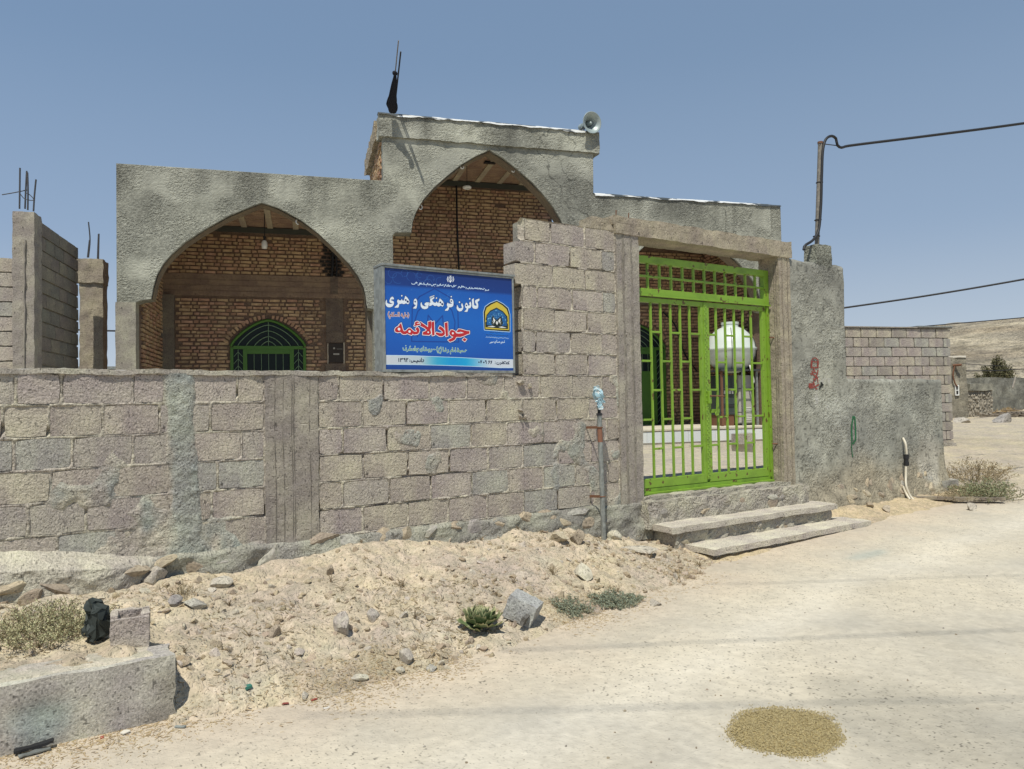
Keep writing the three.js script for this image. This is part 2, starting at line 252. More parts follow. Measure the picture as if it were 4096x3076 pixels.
{ // the bare hill beyond the village
  const N = 220, K = 90, c0 = EYE;
  const g = sheet(N, K, (i, j) => {
    const az = R(44 + 60 * i / N), d = 62 + 230 * Math.pow(j / K, 1.25), x = c0.x + Math.sin(az) * d, z = c0.z - Math.cos(az) * d;
    const H = (14.2 + 5.6 * (i / N)) * sstep(0, .2, i / N), t = clamp((d - 66) / 120); let h = H * (sm(t) * .75 + t * .25) + .3;
    h += (1.3 * fbm(x * .03, z * .03, 2, 4) + .6 * fbm(x * .25, z * .25, 4, 4)) * t; const ter = 1.1; h = lerp(h, (Math.floor(h / ter) + sm(clamp((h / ter - Math.floor(h / ter)) * 1.6))) * ter, .35 * t);
    return [x, h + .3 - sstep(68, 62, d) * 2, z, x, z];
  }, (i, j, p) => { const a = fbm(p[0] * .12, p[1] * .9, p[2] * .12, 4), b = fbm(p[0] * .5, p[1] * 2, p[2] * .5, 3), o = clamp(2 * fbm(p[0] * .04, p[1] * .3, p[2] * .04 + 9, 3)); let c = [.53 + .24 * a, .45 + .20 * a, .34 + .14 * a]; const k = clamp(b * 3 - .1) * .7; c = [lerp(c[0], .27, k), lerp(c[1], .225, k), lerp(c[2], .15, k)]; return [lerp(c[0], .42, o * .6), lerp(c[1], .30, o * .6), lerp(c[2], .18, o * .6)]; });
  const hb = dirtB.clone(); hb.repeat.set(1 / 14, 1 / 14); const hc = plastC.clone(); hc.repeat.set(1 / 22, 1 / 22); struct('hill', g, S({ color: C(1.1, 1.1, 1.1), vertexColors: true, roughness: 1, map: hc, bumpMap: hb, bumpScale: .9, side: THREE.DoubleSide }));
}

// ---------- the block wall along the road ----------
const ROW = .207, TOP = 1.752;
function blockGeo(w, h, d, seed) {
  let g = new THREE.BoxGeometry(w, h, d, 3, 2, 1); g.deleteAttribute('normal'); g.deleteAttribute('uv'); g = mergeVertices(g, 1e-5);
  const r = RNG(seed * 131 + 7), p = g.attributes.position;
  for (let i = 0; i < p.count; i++) {
    const x = p.getX(i), y = p.getY(i), z = p.getZ(i), cx = Math.abs(Math.abs(x) - w / 2) < 1e-4, cy = Math.abs(Math.abs(y) - h / 2) < 1e-4, f = z > 0 ? 1 : .3;
    const in1 = cx && cy ? .001 + r() * .008 * f : 0; p.setXYZ(i, x - Math.sign(x) * (in1 + (cx ? r() * .004 : (r() - .5) * .01)), y - Math.sign(y) * (in1 + (cy ? r() * .005 : 0)), z + (r() - .5) * .005 * f - (cx && cy ? .004 * f : 0));
  }
  return triUV(toCreasedNormals(g, .5), r() * 3, r() * 3);
}
const fullB = [...Array(7)].map((_, i) => blockGeo(.402, .194, .19, i)), halfB = [...Array(5)].map((_, i) => blockGeo(.196, .194, .19, i + 20));
const wall = thing('block_wall', 'long rough grey block wall along the dirt bank, with a taller stretch left of the gate', 'wall', V3(1.8, .3, -.1));
const joints = []; // [row top, row bottom, list of vertical joints, x from, x to]
function layRow(yt, yb, xs) {
  const y = (yt + yb) / 2, h = yt - yb; joints.push([yt, yb, xs]);
  for (let i = 0; i < xs.length - 1; i++) {
    const w = xs[i + 1] - xs[i] - .012; if (w < .04) continue;
    const full = w > .29, geo = pick(full ? fullB : halfB);
    piece(wall, 'block', geo, pick(blockM), V3((xs[i] + xs[i + 1]) / 2, y, -.0955 + rr(-.003, .003)), [rr(-.007, .007), rr(-.007, .007), rr(-.004, .004)], [w / (full ? .402 : .196), (h - .012) / .194, 1]);
  }
}
const px2x = (list, y) => list.map((p) => onZ(p, y).x);
const rowA = [[110, 430, 930, 1150, 1290, 1660], [20, 340, 720, 1115, 1470], [95, 505, 930, 1300, 1690], [355, 770, 1190, 1520], [195, 600, 1010, 1330, 1480], [400, 820, 1180, 1550]];
const rowB = [[375, 640, 910, 1130, 1350, 1560, 1750, 1930], [515, 775, 1025, 1245, 1460, 1660, 1850], [400, 660, 915, 1155, 1370, 1580, 1775, 1960], [520, 785, 1030, 1260, 1465, 1670, 1865], [400, 675, 920, 1160, 1380, 1585, 1775, 1965], [520, 785, 1025, 1255, 1470, 1670, 1865]];
for (let i = 0; i < 6; i++) {
  const yt = TOP - ROW * i, yb = yt - ROW, py = 1550 + 110 * i;
  const a = px2x(rowA[i].map((v) => v / 1.748), py).filter((x) => x < 1.3), b = px2x(rowB[i].map((v) => 1100 + v / 1.4747), py - 30);
  layRow(yt, yb, [a[0] - 1.24, a[0] - .83, a[0] - .415, ...a, 1.366]);
  layRow(yt, yb, [1.765, ...b.filter((x) => x > 1.85 && x < 4.68), 4.752]);
}
const rowC = [[2096, 2203, 2339, 2458], [2056, 2140, 2280, 2406, 2458], [2056, 2208, 2339, 2458], [2088, 2149, 2289, 2411, 2458], [2092, 2217, 2348, 2460], [2090, 2144, 2284, 2406, 2462], [2090, 2221, 2352, 2464]];
for (let i = 0; i < 7; i++) { const yt = 3.185 - .2045 * i, py = 930 + 85 * i; layRow(yt, yt - .2045, [...rowC[i].map((p) => onZ(p, py).x).slice(0, -1), 4.752]); }
// mortar that fills, overflows and in places is smeared across the blocks
const smear = (x, y) => {
  let s = 0; const n = fbm(x * 7, y * 5, 3, 3), q = fbm(x * 3 + 9, y * 3, 5, 3);
  if (x < 1.37) { s = Math.max(s, sstep(.075, .02, Math.abs(x - .78 - .06 * (TOP - y) + .03 * n) - .05)); s = Math.max(s, sstep(.05, .3, q + .45 * sstep(1.55, 1.8, y) - .05) * sstep(1.25, .5, x)); s = Math.max(s, sstep(-.15, .2, q - .35 * (y - .65))*sstep(.9,.5,y)); }
  if (x > 1.76 && y < 1.76) s = Math.max(s, sstep(.2, .34, fbm(x * 4 + 3, y * 4, 15, 3)) * .8);
  return s;
};
function mortarSheet(x0, x1, y0, y1, rows) {
  const st = .0125, nx = Math.round((x1 - x0) / st), ny = Math.round((y1 - y0) / st);
  const info = (x, y) => {
    const r = rows.find((q) => y <= q[0] && y >= q[1]) ?? rows[y > rows[0][0] ? 0 : rows.length - 1];
    const dy = Math.min(Math.abs(y - r[0]), Math.abs(y - r[1])); let dx = 9; for (const v of r[2]) dx = Math.min(dx, Math.abs(x - v)); return Math.min(dy, dx * .9);
  };
  return sheet(nx, ny, (i, j) => {
    const x = x0 + (x1 - x0) * i / nx, y = y0 + (y1 - y0) * j / ny, d = info(x, y), n = fbm(x * 28, y * 28, 2, 3), m = fbm(x * 9, y * 9, 6, 2), gap = sstep(.27, .36, fbm(x * 3.5, y * 8, 11, 2));
    let z = lerp(-.045, -.001 + .012 * n + .006 * m, sstep(.030 + .016 * m, .005, d)); z = lerp(z, -.04, gap * .85);
    const s = smear(x, y + .01 * n); if (s > .02) z = Math.max(z, lerp(-.02, .009 + .010 * n + .005 * m, s));
    return [x + .004 * fbm(x * 40, y * 40, 8, 1), y, z, x, y];
  }, (i, j, p) => { const s = smear(p[0], p[1]), t = .92 + .25 * fbm(p[0] * 6, p[1] * 6, 4, 3), g = s * Math.max(sstep(-.25, .25, fbm(p[0] * 5, p[1] * 4, 44, 3)), sstep(.15, .07, Math.abs(p[0] - .78 - .06 * (TOP - p[1])) + .11 * fbm(p[0] * 6, p[1] * 5, 71, 3)) * .8); return [lerp(.60, .41, g) * t, lerp(.54, .435, g) * t, lerp(.44, .39, g) * t]; });
}
part(wall, 'mortar', mortarSheet(-1.3, 1.372, .49, 1.752, joints.filter((j) => j[2][0] < 0)), M.mortar);
part(wall, 'mortar', mortarSheet(1.758, 4.755, .49, 1.752, joints.filter((j) => Math.abs(j[2][0] - 1.765) < .01)), M.mortar);
part(wall, 'mortar', mortarSheet(3.64, 4.755, 1.754, 3.185, joints.filter((j) => j[0] > 1.76 && j[2][0] > 3)), M.mortar);
part(wall, 'wall_core', [box(-1.3, .1, -.185, 4.9, 1.74, -.05), box(3.68, 1.74, -.185, 4.9, 3.17, -.05)], M.core);
part(wall, 'cap', roughBox(-1.3, 1.742, -.20, 3.52, 1.775, .012, .03, .012, 9, 3), concrete(C(.50, .46, .38)));
part(wall, 'pilaster', [roughBox(1.368, .47, -.1, 1.762, 1.765, .006, .035, .005, 14, 5), ...[1.44, 1.50, 1.565, 1.58, 1.70].map((x, i) => warp(tube([V3(x, .5, .006), V3(x + .004, .9, .007), V3(x - .004, 1.3, .006), V3(x + .003, 1.75, .006)], .0028, 5, 60), .003, 30, i))], M.castDark);
{ // rubble footing with the stones that show in it
  const nx = 380, ny = 30;
  part(wall, 'footing', sheet(nx, ny, (i, j) => { const x = -1.3 + 6.4 * i / nx, y = .14 + .385 * j / ny, n = fbm(x * 6, y * 8, 3, 4), e = sstep(.525, .49, y); return [x, y + .02 * fbm(x * 5, 1, 1, 2), lerp(-.03, .03 + .055 * (1 - j / ny) + .05 * n, e), x, y]; }, (i, j, p) => { const t = .9 + .4 * fbm(p[0] * 4, p[1] * 6, 8, 3); return [.40 * t, .385 * t, .32 * t]; }), M.mortar);
  for (const [px, py, w, h] of [[800, 2262, .15, .10], [930, 2250, .16, .09], [1085, 2240, .15, .12], [1290, 2165, .14, .07], [1420, 2185, .14, .10], [1540, 2160, .13, .10], [1620, 2150, .12, .09], [1720, 2135, .09, .07], [1830, 2115, .09, .06], [1900, 2110, .1, .06], [2000, 2095, .1, .06], [2110, 2080, .12, .07], [2210, 2070, .12, .07], [2330, 2055, .15, .06], [2350, 2105, .14, .09], [2265, 2095, .1, .07], [2440, 2085, .1, .08]])
    { const p = onZ(px, py, .05); piece(wall, 'stone', pick(rocks), pick([stoneM[1], stoneM[3], stoneM[4], blockM[7]]), V3(p.x, p.y, .0 + .055 * clamp(1 - (p.y - .14) / .385)), [0, 0, rr(-.4, .4) + (rnd() > .5 ? Math.PI : 0)], [w * 1.15, h * 1.1, .05]); }
  for (const [px, py, w, h] of [[2080, 1530, .055, .05], [2118, 1545, .03, .035], [2085, 1640, .028, .03], [2098, 1668, .032, .035], [2080, 1665, .02, .03]]) { const p = onZ(px, py, .01); piece(wall, 'mortar_lump', pick(rocks), blockM[6], V3(p.x, p.y, .014), [rr(0, 6), rr(0, 6), 0], [w * .8, h * .8, .035]); }
}
{ // cement apron at the foot of the wall's left end, on tan stones
  const ledge = thing('cement_ledge', 'sloping cement ledge on tan stones at the left foot of the block wall', 'ledge', V3(0, .4, .1)), en = (x) => 1 - sstep(.25, .84, x), pr = (x) => [[-.03, lerp(.665, .50, sstep(-.3, .85, x))], [.11 * en(x), lerp(.60, .49, sstep(-.3, .85, x))], [.215 * en(x), lerp(.56, .46, sstep(-.3, .8, x))], [.225 * en(x), lerp(.49, .41, sstep(-.3, .8, x))], [.245 * en(x) - .02, .28]];
  part(ledge, 'apron', sheet(260, 60, (i, j) => { const x = -1.3 + 2.15 * i / 260, P = pr(x), t = (60 - j) / 60 * 4, k = Math.min(3, Math.floor(t)), f = t - k, z = lerp(P[k][0], P[k + 1][0], f), y = lerp(P[k][1], P[k + 1][1], f); return [x, y + .014 * fbm(x * 14, z * 22, y * 9, 4) + .008 * Math.abs(fbm(x * 40, z * 40, y * 40, 2)), z + .022 * fbm(x * 8, y * 16, 3, 4) * sstep(.02, .15, z), x, y + z]; }), concrete(C(.56, .515, .42), { bumpScale: .006 }));
  for (const [px, py, w, h, z] of [[60, 2345, .2, .12, .2], [215, 2340, .24, .14, .19], [400, 2310, .2, .11, .17], [520, 2285, .16, .08, .12], [660, 2250, .16, .07, .07], [130, 2390, .12, .09, .24]]) { const p = onZ(px, py, z); piece(ledge, 'stone', pick(rocks), stoneM[pick([3, 1, 1])], V3(p.x, p.y, z + .0), [0, rr(-.2, .2), rr(-.3, .3)], [w * .72, h * .62, .06]); }
}

// ---------- concrete posts and lintel of the gate ----------
{
  const gw = thing('concrete_gateway', 'weathered concrete gateway of two posts and a lintel around the green gate', 'gateway', V3(6.1, .5, -.1));
  const ridge = (xs, y0, y1, z) => xs.map((x, i) => warp(tube([...Array(8)].map((_, k) => V3(x + .004 * Math.sin(k * 2 + i), y0 + (y1 - y0) * k / 7, z)), .006, 5, 90), .009, 34, i * 3));
  part(gw, 'post', [roughBox(4.755, .36, -.26, 5.045, 3.17, .02, .035, .006, 10, 8), ...ridge([4.83, 4.845, 4.935, 4.95], .5, 3.15, .02)], M.cast);
  part(gw, 'post', [roughBox(7.205, .38, -.26, 7.41, 3.17, .02, .035, .006, 10, 18), ...ridge([7.26, 7.355], .5, 3.15, .021), ...[7.22, 7.235].map((x, i) => warp(tube([V3(7.203, .6, -.02 - i * .03), V3(7.203, 1.8, -.02 - i * .03), V3(7.203, 3.1, -.02 - i * .03)], .004, 5, 80), .006, 30, i)) ], M.lintel, 'right gate post of pale brown board-marked concrete');
  part(gw, 'lintel', [roughBox(4.74, 3.155, -.30, 7.44, 3.255, .035, .03, .010, 9, 28), roughBox(4.72, 3.252, -.26, 7.45, 3.34, .015, .03, .011, 9, 38)], M.lintel);
  part(gw, 'lintel_stub', roughBox(4.47, 3.18, -.2, 4.735, 3.30, -.01, .03, .014, 11, 48), M.lintel);
  for (const [px, py, l] of [[2462, 862, .07], [2512, 862, .06]]) { const p = onZ(px, py, -.1); part(gw, 'rebar_stub', rod(V3(p.x, 3.28, -.1), V3(p.x + .01, 3.36 + l, -.1), .006, 6), M.rust); }
}

// ---------- the green gate ----------
{
  const z = -.15, gate = thing('green_gate', 'lime green double gate of steel bars between the concrete posts', 'gate', V3(6.12, .55, z)), t = .011;
  const gb = (x0, y0, x1, y1, d = .02, zz = z) => box(x0, y0, zz - d, x1, y1, zz + d, .004);
  part(gate, 'frame', [gb(5.05, .55, 5.105, 3.01, .03), gb(7.115, .55, 7.2, 3.01, .03), gb(5.105, 2.935, 7.115, 3.01, .03), gb(5.105, 2.60, 7.115, 2.67, .03), gb(5.105, .55, 7.115, .605, .03)], M.green);
  part(gate, 'frame_lip', [box(5.06, 2.585, -.115, 7.19, 2.602, -.09), box(7.13, .6, -.118, 7.15, 2.58, -.10), box(5.1, .545, -.118, 7.15, .565, -.07)], M.green);
  for (let k = 0; k < 11; k++) part(gate, 'grid_bar', gb(5.314 + .1678 * k - t, 2.67, 5.314 + .1678 * k + t, 2.935, .014), M.green);
  part(gate, 'grid_rail', gb(5.105, 2.79, 7.115, 2.812, .016), M.green);
  const leaf = (x0, x1, bars, first) => {
    const l = part(gate, 'gate_leaf', [gb(x0, .607, x0 + .045, 2.575, .022, z + .012), gb(x1 - .045, .607, x1, 2.575, .022, z + .012), gb(x0 + .045, 2.525, x1 - .045, 2.575, .022, z + .012), gb(x0 + .045, .607, x1 - .045, .70, .022, z + .012)], M.green);
    for (const b of bars) part(l, 'bar', gb(b - t, .70, b + t, 2.525, .012, z + .012), M.green);
    const all = [x0 + .045, ...bars, x1 - .045];
    for (let i = 0; i < all.length - 1; i++) for (const f of (i + first) % 2 ? [1 / 6, 3 / 6, 5 / 6] : [2 / 6, 4 / 6]) { const y = 2.525 - 1.825 * f; part(l, 'rung', gb(all[i] + (i ? t : 0), y - .011, all[i + 1] - (i < all.length - 2 ? t : 0), y + .011, .012, z + .012), M.green); }
    return l;
  };
  leaf(5.11, 6.095, [5.334, 5.473, 5.616, 5.756, 5.898], 0); leaf(6.135, 7.11, [6.308, 6.456, 6.604, 6.75, 6.89], 1);
  const dia = [box(6.09, .64, z + .034, 6.14, 2.57, z + .04)];
  for (let y = .66, k = 0; y < 2.56; y += .026, k++) { const g = new THREE.ConeGeometry(.013, .012, 4).rotateX(Math.PI / 2).translate(6.115 + (k % 2 ? .009 : -.009), y, z + .045); dia.push(triUV(g)); }
  part(gate, 'cover_strip', dia, M.green);
  const lock = part(gate, 'latch', box(6.11, 1.46, z + .04, 6.15, 1.60, z + .075, .006), M.green); part(lock, 'bolt', triUV(rod(V3(6.12, 1.545, z + .08), V3(6.35, 1.54, z + .07), .008)), M.rust); part(lock, 'keeper', box(6.17, 1.36, z + .036, 6.30, 1.40, z + .046, .003), M.green);
  part(lock, 'hasp', [rod(V3(6.225, 1.54, z + .08), V3(6.235, 1.33, z + .06), .009), new THREE.TorusGeometry(.022, .006, 6, 14).translate(6.235, 1.35, z + .062)].map((g) => triUV(g)), M.green);
  for (const [y, x] of [[2.22, 7.205], [.98, 7.205]]) part(gate, 'hinge_pin', rod(V3(7.16, y, z + .05), V3(7.24, y - .01, z + .10), .008), M.rust);
}
{ // the steps up to it
  const st = thing('entrance_steps', 'three low cement steps in front of the green gate', 'steps', V3(6.4, .05, .3));
  const skew = (g, x0, x1, dz0, dz1) => { const p = g.attributes.position; for (let i = 0; i < p.count; i++) if (p.getZ(i) > .05) p.setZ(i, p.getZ(i) + lerp(dz0, dz1, clamp((p.getX(i) - x0) / (x1 - x0)))); return g; };
  part(st, 'step', skew(roughBox(5.24, .055, .02, 7.86, .112, .72, .045, .007, 8, 2), 5.24, 7.8, .02, -.06), M.slab);
  part(st, 'step_base', roughBox(5.3, -.06, .03, 7.78, .058, .67, .03, .022, 12, 4), M.rough);
  part(st, 'step', roughBox(5.04, .235, -.12, 7.62, .292, .41, .045, .008, 8, 6), M.slab);
  part(st, 'step_base', roughBox(5.1, .02, -.1, 7.55, .238, .37, .03, .028, 10, 8), M.rough);
  part(st, 'threshold', [roughBox(5.0, .25, -.3, 7.5, .50, .13, .03, .024, 9, 10), roughBox(5.02, .46, -.3, 7.3, .545, .04, .03, .014, 9, 14)], M.rough);
  for (let k = 0; k < 16; k++) { const hi = k > 8, x = rr(5.15, 7.35); piece(st, 'stone', pick(rocks), pick(stoneM), V3(x, hi ? rr(.34, .43) : rr(.12, .2), hi ? .118 : .352), [0, 0, rr(-.5, .5)], [rr(.08, .15), rr(.045, .075), .03]); }
}

// ---------- plastered wall right of the gate ----------
const plH = (x, y) => .012 * fbm(x * 5, y * 5, 3, 4) + .05 * sstep(.75, .2, y) * (.5 + fbm(x * 4, y * 5, 6, 3)) + .09 * sstep(.5, .1, y) + .02 * sstep(9.9, 10.4, x) * sstep(.9, .4, y);
{
  const pw = thing('plastered_wall', 'grey roughcast wall right of the gate, stepping down to a low corner', 'wall', V3(9, .1, -.1));
  const tint = (x, y) => { const a = fbm(x * 1.6, y * 1.6, 2, 4), b = fbm(x * 5, y * 5, 9, 3), lowp = sstep(.9, .35, y + .25 * a), smooth = clamp(1.6 * fbm(x * 1.2 + 4, y * 1.5, 13, 3) + .3) * sstep(2.6, 1.6, y) * sstep(7.5, 8.2, x); let c = [.40 + .08 * a, .39 + .08 * a, .345 + .06 * a]; c = [lerp(c[0], .46, smooth), lerp(c[1], .46, smooth), lerp(c[2], .42, smooth)]; c = [lerp(c[0], .50 + .08 * b, lowp), lerp(c[1], .435 + .07 * b, lowp), lerp(c[2], .325 + .05 * b, lowp)]; const pt = Math.hypot((x - 10.28) / .28, (y - .78) / .45), s = sstep(1.15, .8, pt + .5 * b) * sstep(1.25, .5, y); return [lerp(c[0], .68, s), lerp(c[1], .625, s), lerp(c[2], .53, s)]; };
  const st = .03, mk = (x0, x1, y0, y1) => { const nx = Math.round((x1 - x0) / st), ny = Math.round((y1 - y0) / st); return sheet(nx, ny, (i, j) => { let x = x0 + (x1 - x0) * i / nx, y = y0 + (y1 - y0) * j / ny; const et = j === ny ? .02 * fbm(x * 6, 3, 3, 3) : 0, z = plH(x, y) - (j === ny ? .02 : 0) - (i === nx && (x1 > 9 || y > 1.75) ? .02 : 0); return [x, y + et, z, x, y]; }, (i, j, p) => tint(p[0], p[1])); };
  part(pw, 'roughcast', [mk(7.40, 8.51, -.1, 3.15), mk(8.51, 10.74, -.1, 1.735)], M.plasterV);
  part(pw, 'wall_core', [roughBox(7.41, -.1, -.24, 8.50, 3.13, -.02, .05, .012, 8, 5), roughBox(8.50, -.1, -.24, 10.73, 1.715, -.03, .05, .014, 8, 9)], S({ color: C(.36, .365, .31), map: plastC, bumpMap: plastB, bumpScale: .03 }));
  part(pw, 'footing_block', roughBox(10.45, -.1, -.2, 10.86, .32, .11, .04, .012, 9, 12), concrete(C(.46, .43, .36)));
  for (let k = 0; k < 26; k++) { const x = rr(8.0, 10.4), y = rr(.12, .42); piece(pw, 'stone', pick(rocks), stoneM[pick([1, 3, 4, 0])], V3(x, y, plH(x, y) - .02), [0, 0, rr(0, 6)], [rr(.07, .14), rr(.06, .10), .04]); }
  const a = onZ(3266, 1040, -.02), b = onZ(3322, 988, -.02); part(pw, 'plinth', roughBox(a.x, 3.10, -.19, b.x, b.y + .01, -.01, .04, .01, 9, 15), S({ color: C(.38, .38, .32), map: plastC, bumpMap: plastB, bumpScale: .025 }));
  // paint on the plaster: sheets that follow its surface
  const decal = (x0, x1, y0, y1, t, name, label) => part(pw, name, sheet(24, 24, (i, j) => { const x = x0 + (x1 - x0) * i / 24, y = y0 + (y1 - y0) * j / 24; return [x, y, plH(x, y) + .006, i / 24, j / 24]; }), S({ map: t, transparent: true, alphaTest: .4, roughness: .95 }), label);
  const cv = (w, h, f) => { const c = document.createElement('canvas'); c.width = w; c.height = h; const k = c.getContext('2d'); f(k); const t = new THREE.CanvasTexture(c); t.colorSpace = THREE.SRGBColorSpace; return t; };
  const pl = (k, pts) => { k.beginPath(); pts.forEach((p, i) => i ? k.lineTo(p[0], p[1]) : k.moveTo(p[0], p[1])); k.stroke(); };
  const st1 = cv(280, 400, (k) => { // zoom x 450..970 -> 0..280, y 240..1400 -> 0..~400 at .345... drawn in the zoom's own numbers
    k.scale(280 / 520, 400 / 1160); k.translate(-450, -240); k.lineCap = k.lineJoin = 'round'; k.strokeStyle = 'rgb(138,62,54)'; k.fillStyle = 'rgb(140,58,54)'; k.lineWidth = 30;
    pl(k, [[575, 620], [565, 480], [580, 360], [630, 280], [700, 270], [770, 330], [790, 430], [785, 600]]); pl(k, [[590, 560], [595, 400], [660, 380], [690, 420], [760, 390], [765, 560]]);
    k.lineWidth = 44; pl(k, [[615, 585], [650, 590]]); pl(k, [[705, 590], [745, 595]]); k.lineWidth = 34; pl(k, [[665, 620], [650, 690], [690, 700]]); pl(k, [[630, 760], [680, 745], [720, 760]]); pl(k, [[600, 700], [620, 810], [690, 870], [760, 800], [780, 680]]); pl(k, [[575, 830], [560, 780]]);
    k.lineWidth = 50; pl(k, [[725, 880], [700, 950]]); pl(k, [[640, 960], [680, 1000]]); k.lineWidth = 28; pl(k, [[760, 900], [770, 1080]]);
    k.lineWidth = 40; pl(k, [[530, 1120], [525, 1200], [540, 1210]]); pl(k, [[490, 1130], [480, 1220], [520, 1270], [580, 1240], [575, 1110]]); pl(k, [[630, 1050], [640, 1200]]); k.lineWidth = 42; pl(k, [[590, 1260], [690, 1210], [790, 1150]]); pl(k, [[680, 1290], [720, 1290]]);
    k.strokeStyle = 'rgb(30,32,26)'; k.lineWidth = 60; pl(k, [[880, 1110], [920, 1160], [830, 1230]]); k.lineWidth = 30; pl(k, [[890, 1080], [810, 1290]]);
  });
  const q0 = onZ(3180 + 450 / 8.306, 1400 + 1400 / 8.306, .01), q1 = onZ(3180 + 970 / 8.306, 1400 + 240 / 8.306, .01);
  decal(q0.x, q1.x, q0.y, q1.y, st1, 'stencil_graffiti', 'red stencilled face above red and black lettering');
  const st2 = cv(64, 256, (k) => { k.lineCap = k.lineJoin = 'round'; k.strokeStyle = 'rgb(36,98,62)'; k.lineWidth = 11; pl(k, [[16, 150], [18, 70], [30, 16], [44, 20], [48, 90], [44, 150], [26, 170]]); k.lineWidth = 6; pl(k, [[18, 150], [14, 190], [20, 245]]); });
  const r0 = onZ(3402, 1835, .01), r1 = onZ(3430, 1655, .01); decal(r0.x, r1.x, r0.y, r1.y, st2, 'paint_squiggle', 'green squiggle of paint');
}

// ---------- the brick prayer hall behind (its own turned axes: u along the front, w towards the road) ----------
const ceilBits = [], sootM = S({ color: C(.03, .026, .024), map: brickT }); M.green2 = S({ color: C(.06, .165, .015), roughness: .5 }); M.doorBar = S({ color: C(.17, .27, .16), roughness: .5 });
const FL = .93, hall = thing('prayer_hall', 'unfinished brick prayer hall with three pointed arches in a grey cement front', 'building', uw(5, FL, -9.2), -YB);
const F0 = -8, FD = .28, BW = -10.4, mir = (pts) => pts.map(([u, y]) => [9.98 - u, y]).reverse();
const px2f = (list) => list.map(([x, y]) => { const p = onW(x, y, F0); return [p.x, p.y]; });
const archL = [[-1.06, FL], [-1.06, 3.27], [-.95, 3.315], [-.82, 3.335], ...px2f([[615, 1145], [629, 1099], [652, 1059], [686, 1019], [744, 968], [824, 916], [915, 865], [980, 838], [1024, 820], [1046, 812], [1072, 819], [1117, 836], [1203, 882], [1272, 933], [1340, 996], [1398, 1059], [1432, 1105], [1455, 1151], [1464, 1191]]), [2.68, 3.315], [2.70, 3.24], [2.80, 3.23], [2.80, FL]];
const cHalf = px2f([[1644, 934], [1650, 889], [1665, 847], [1695, 798], [1737, 750], [1785, 708], [1845, 660], [1906, 624], [1940, 610]]);
const archC = [[3.18, FL], [3.17, 4.58], [3.22, 4.63], [3.48, 4.635], ...cHalf, [4.99, 6.27], ...mir(cHalf), [6.5, 4.635], [6.76, 4.63], [6.81, 4.58], [6.80, FL]];
